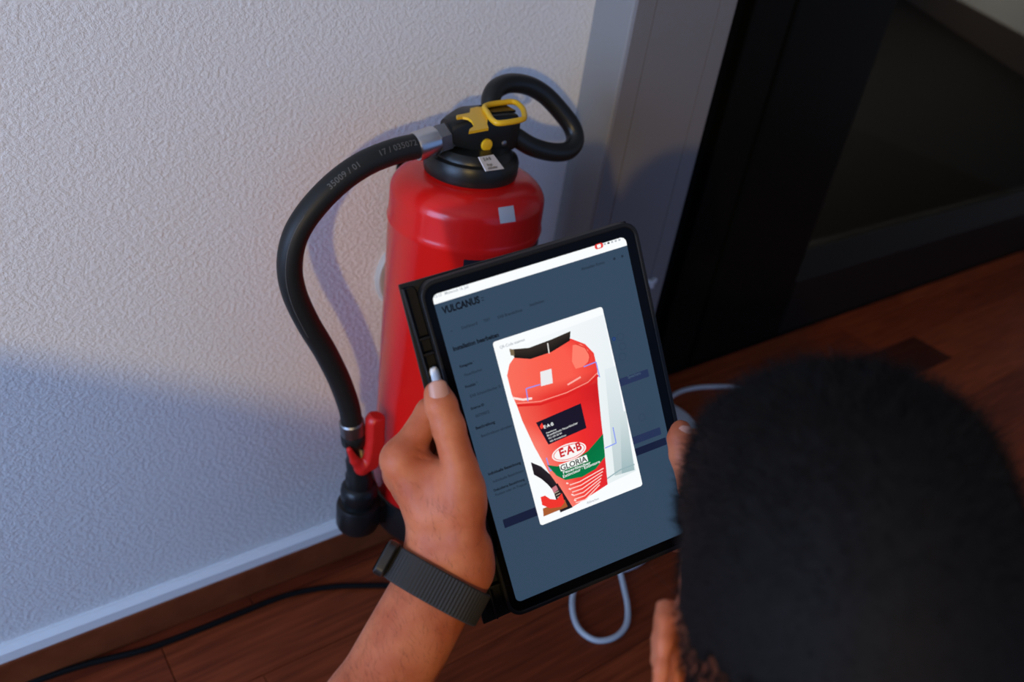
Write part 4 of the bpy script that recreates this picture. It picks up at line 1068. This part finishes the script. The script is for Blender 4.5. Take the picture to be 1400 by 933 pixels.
# fine hair on the left forearm and the back of the hand
m_ahair = mat('arm_hair', (.07, .034, .02), .6, spec=.2)
AV = np.concatenate([parts[0][0], parts[1][0]]).astype(np.float32)
gA = np.stack([f_larm0(AV+np.float32(eps)*np.eye(3, dtype=np.float32)[k])-f_larm0(AV-np.float32(eps)*np.eye(3, dtype=np.float32)[k]) for k in range(3)], 1); gA /= np.linalg.norm(gA, axis=1)[:, None]
sA = (AV-WCn.astype(np.float32))@fa.astype(np.float32)
ok = (np.abs(sA) > .015) & (sA < .055) & (sA > -.20) & ((gA@(-ray(590, 800)).astype(np.float32)) > -.1)
dens = np.where(sA > 0, .12, 1.0)*ok; dens = dens/dens.sum()
NA = 1500; ch = rng.choice(len(AV), NA, p=dens); Nn = gA[ch]; P0_ = AV[ch]
dr_ = fa*.55+cvx*.55+rng.normal(0, .25, (NA, 3)); dr_ = dr_-Nn*np.einsum('ij,ij->i', dr_, Nn)[:, None]; dr_ /= np.linalg.norm(dr_, axis=1)[:, None]; dr_ = dr_+Nn*.22
Ls = rng.uniform(.004, .010, NA); sd = np.cross(dr_, Nn)
V = np.concatenate([P0_-sd*.00008, P0_+sd*.00008, P0_+dr_*Ls[:, None]]); F = np.stack([np.arange(NA), np.arange(NA)+NA, np.arange(NA)+2*NA], 1)
ah = fast_mesh('arm_hair', V, F, m_ahair, person, False); ah['kind'] = 'stuff'

# ------------------------------------------------------------------ watch on the left wrist
m_band = bpy.data.materials.new('woven_band'); m_band.use_nodes = True
nt = m_band.node_tree; b = nt.nodes['Principled BSDF']; b.inputs['Roughness'].default_value = .75; b.inputs['Base Color'].default_value = (.022, .021, .021, 1)
m_wcase = mat('watch_case', (.05, .05, .052), .3, metal=.8)
wt = nrm3(Lw-L_el)
# cross-section of the forearm there, measured from the implicit surface
e1_ = cvx; e2_ = nrm3(np.cross(wt, e1_))
def girth(c0, n=72, lift=.0012):
    out = []
    for k in range(n):
        a = 2*math.pi*k/n; d_ = e1_*math.cos(a)+e2_*math.sin(a); rr = np.linspace(.012, .05, 240, dtype=np.float32)
        v = f_larm0((c0[None, :]+rr[:, None]*d_[None, :]).astype(np.float32)); j = np.argmax(v > 0); out.append(rr[j]+lift)
    return np.array(out)
watch = empty('wrist_watch', tuple(WCn)); tag(watch, 'dark grey woven wrist watch band worn on the left wrist', 'watch')
BWd = .0245; nseg = 144
g1 = girth(WCn+wt*BWd/2); g0 = girth(WCn-wt*BWd/2); gm = np.maximum(g0, g1)
for _ in range(3): gm = (np.roll(gm, 1)+gm*2+np.roll(gm, -1))/4
th = np.linspace(0, 2*math.pi, 72, endpoint=False); tq = np.linspace(0, 2*math.pi, nseg, endpoint=False)
rq = np.interp(tq, np.append(th, 2*math.pi), np.append(gm, gm[0]))
prof_b = [(-.5, .0004), (-.5, .0022), (-.46, .0030), (.46, .0030), (.5, .0022), (.5, .0004)]
V = []; F = []; npb = len(prof_b)
for k in range(nseg):
    d_ = e1_*math.cos(tq[k])+e2_*math.sin(tq[k]); rib = .0003 if k % 2 else -.0003
    for a, h_ in prof_b: V.append(WCn+wt*a*BWd+d_*(rq[k]+h_+(rib if h_ > .0025 else 0)))
for k in range(nseg):
    k2 = (k+1) % nseg
    for j in range(npb): j2 = (j+1) % npb; F.append((k*npb+j, k*npb+j2, k2*npb+j2, k2*npb+j))
mk('band', V, F, m_band, watch, False, WCn)
# case on the far-left side of the wrist
ka = math.radians(180) if (e1_@CR[:, 0]) > 0 else 0.0
cd = e1_*math.cos(ka)+e2_*math.sin(ka); aw = ka
kk = int(round((ka % (2*math.pi))/(2*math.pi)*72)) % 72
cc = WCn+cd*(gm[kk]+.0055); ct = nrm3(np.cross(wt, cd))
def wbox(poly, h0, h1): n = len(poly); V = [cc+wt*x+ct*y+cd*h for h in (h0, h1) for x, y in poly]; return V, [tuple(range(n))[::-1], tuple(range(n, 2*n))]+[(i, (i+1) % n, n+(i+1) % n, n+i) for i in range(n)]
V, F = wbox(rrect(-.0135, -.017, .0135, .017, .006), -.0045, .0035); bevel(mk('watch_case', V, F, m_wcase, watch, 'auto', WCn), .0015)
V, F = wbox(rrect(-.0120, -.0155, .0120, .0155, .005), .0035, .0042); mk('watch_glass', V, F, m_bez, watch, 'auto', WCn)
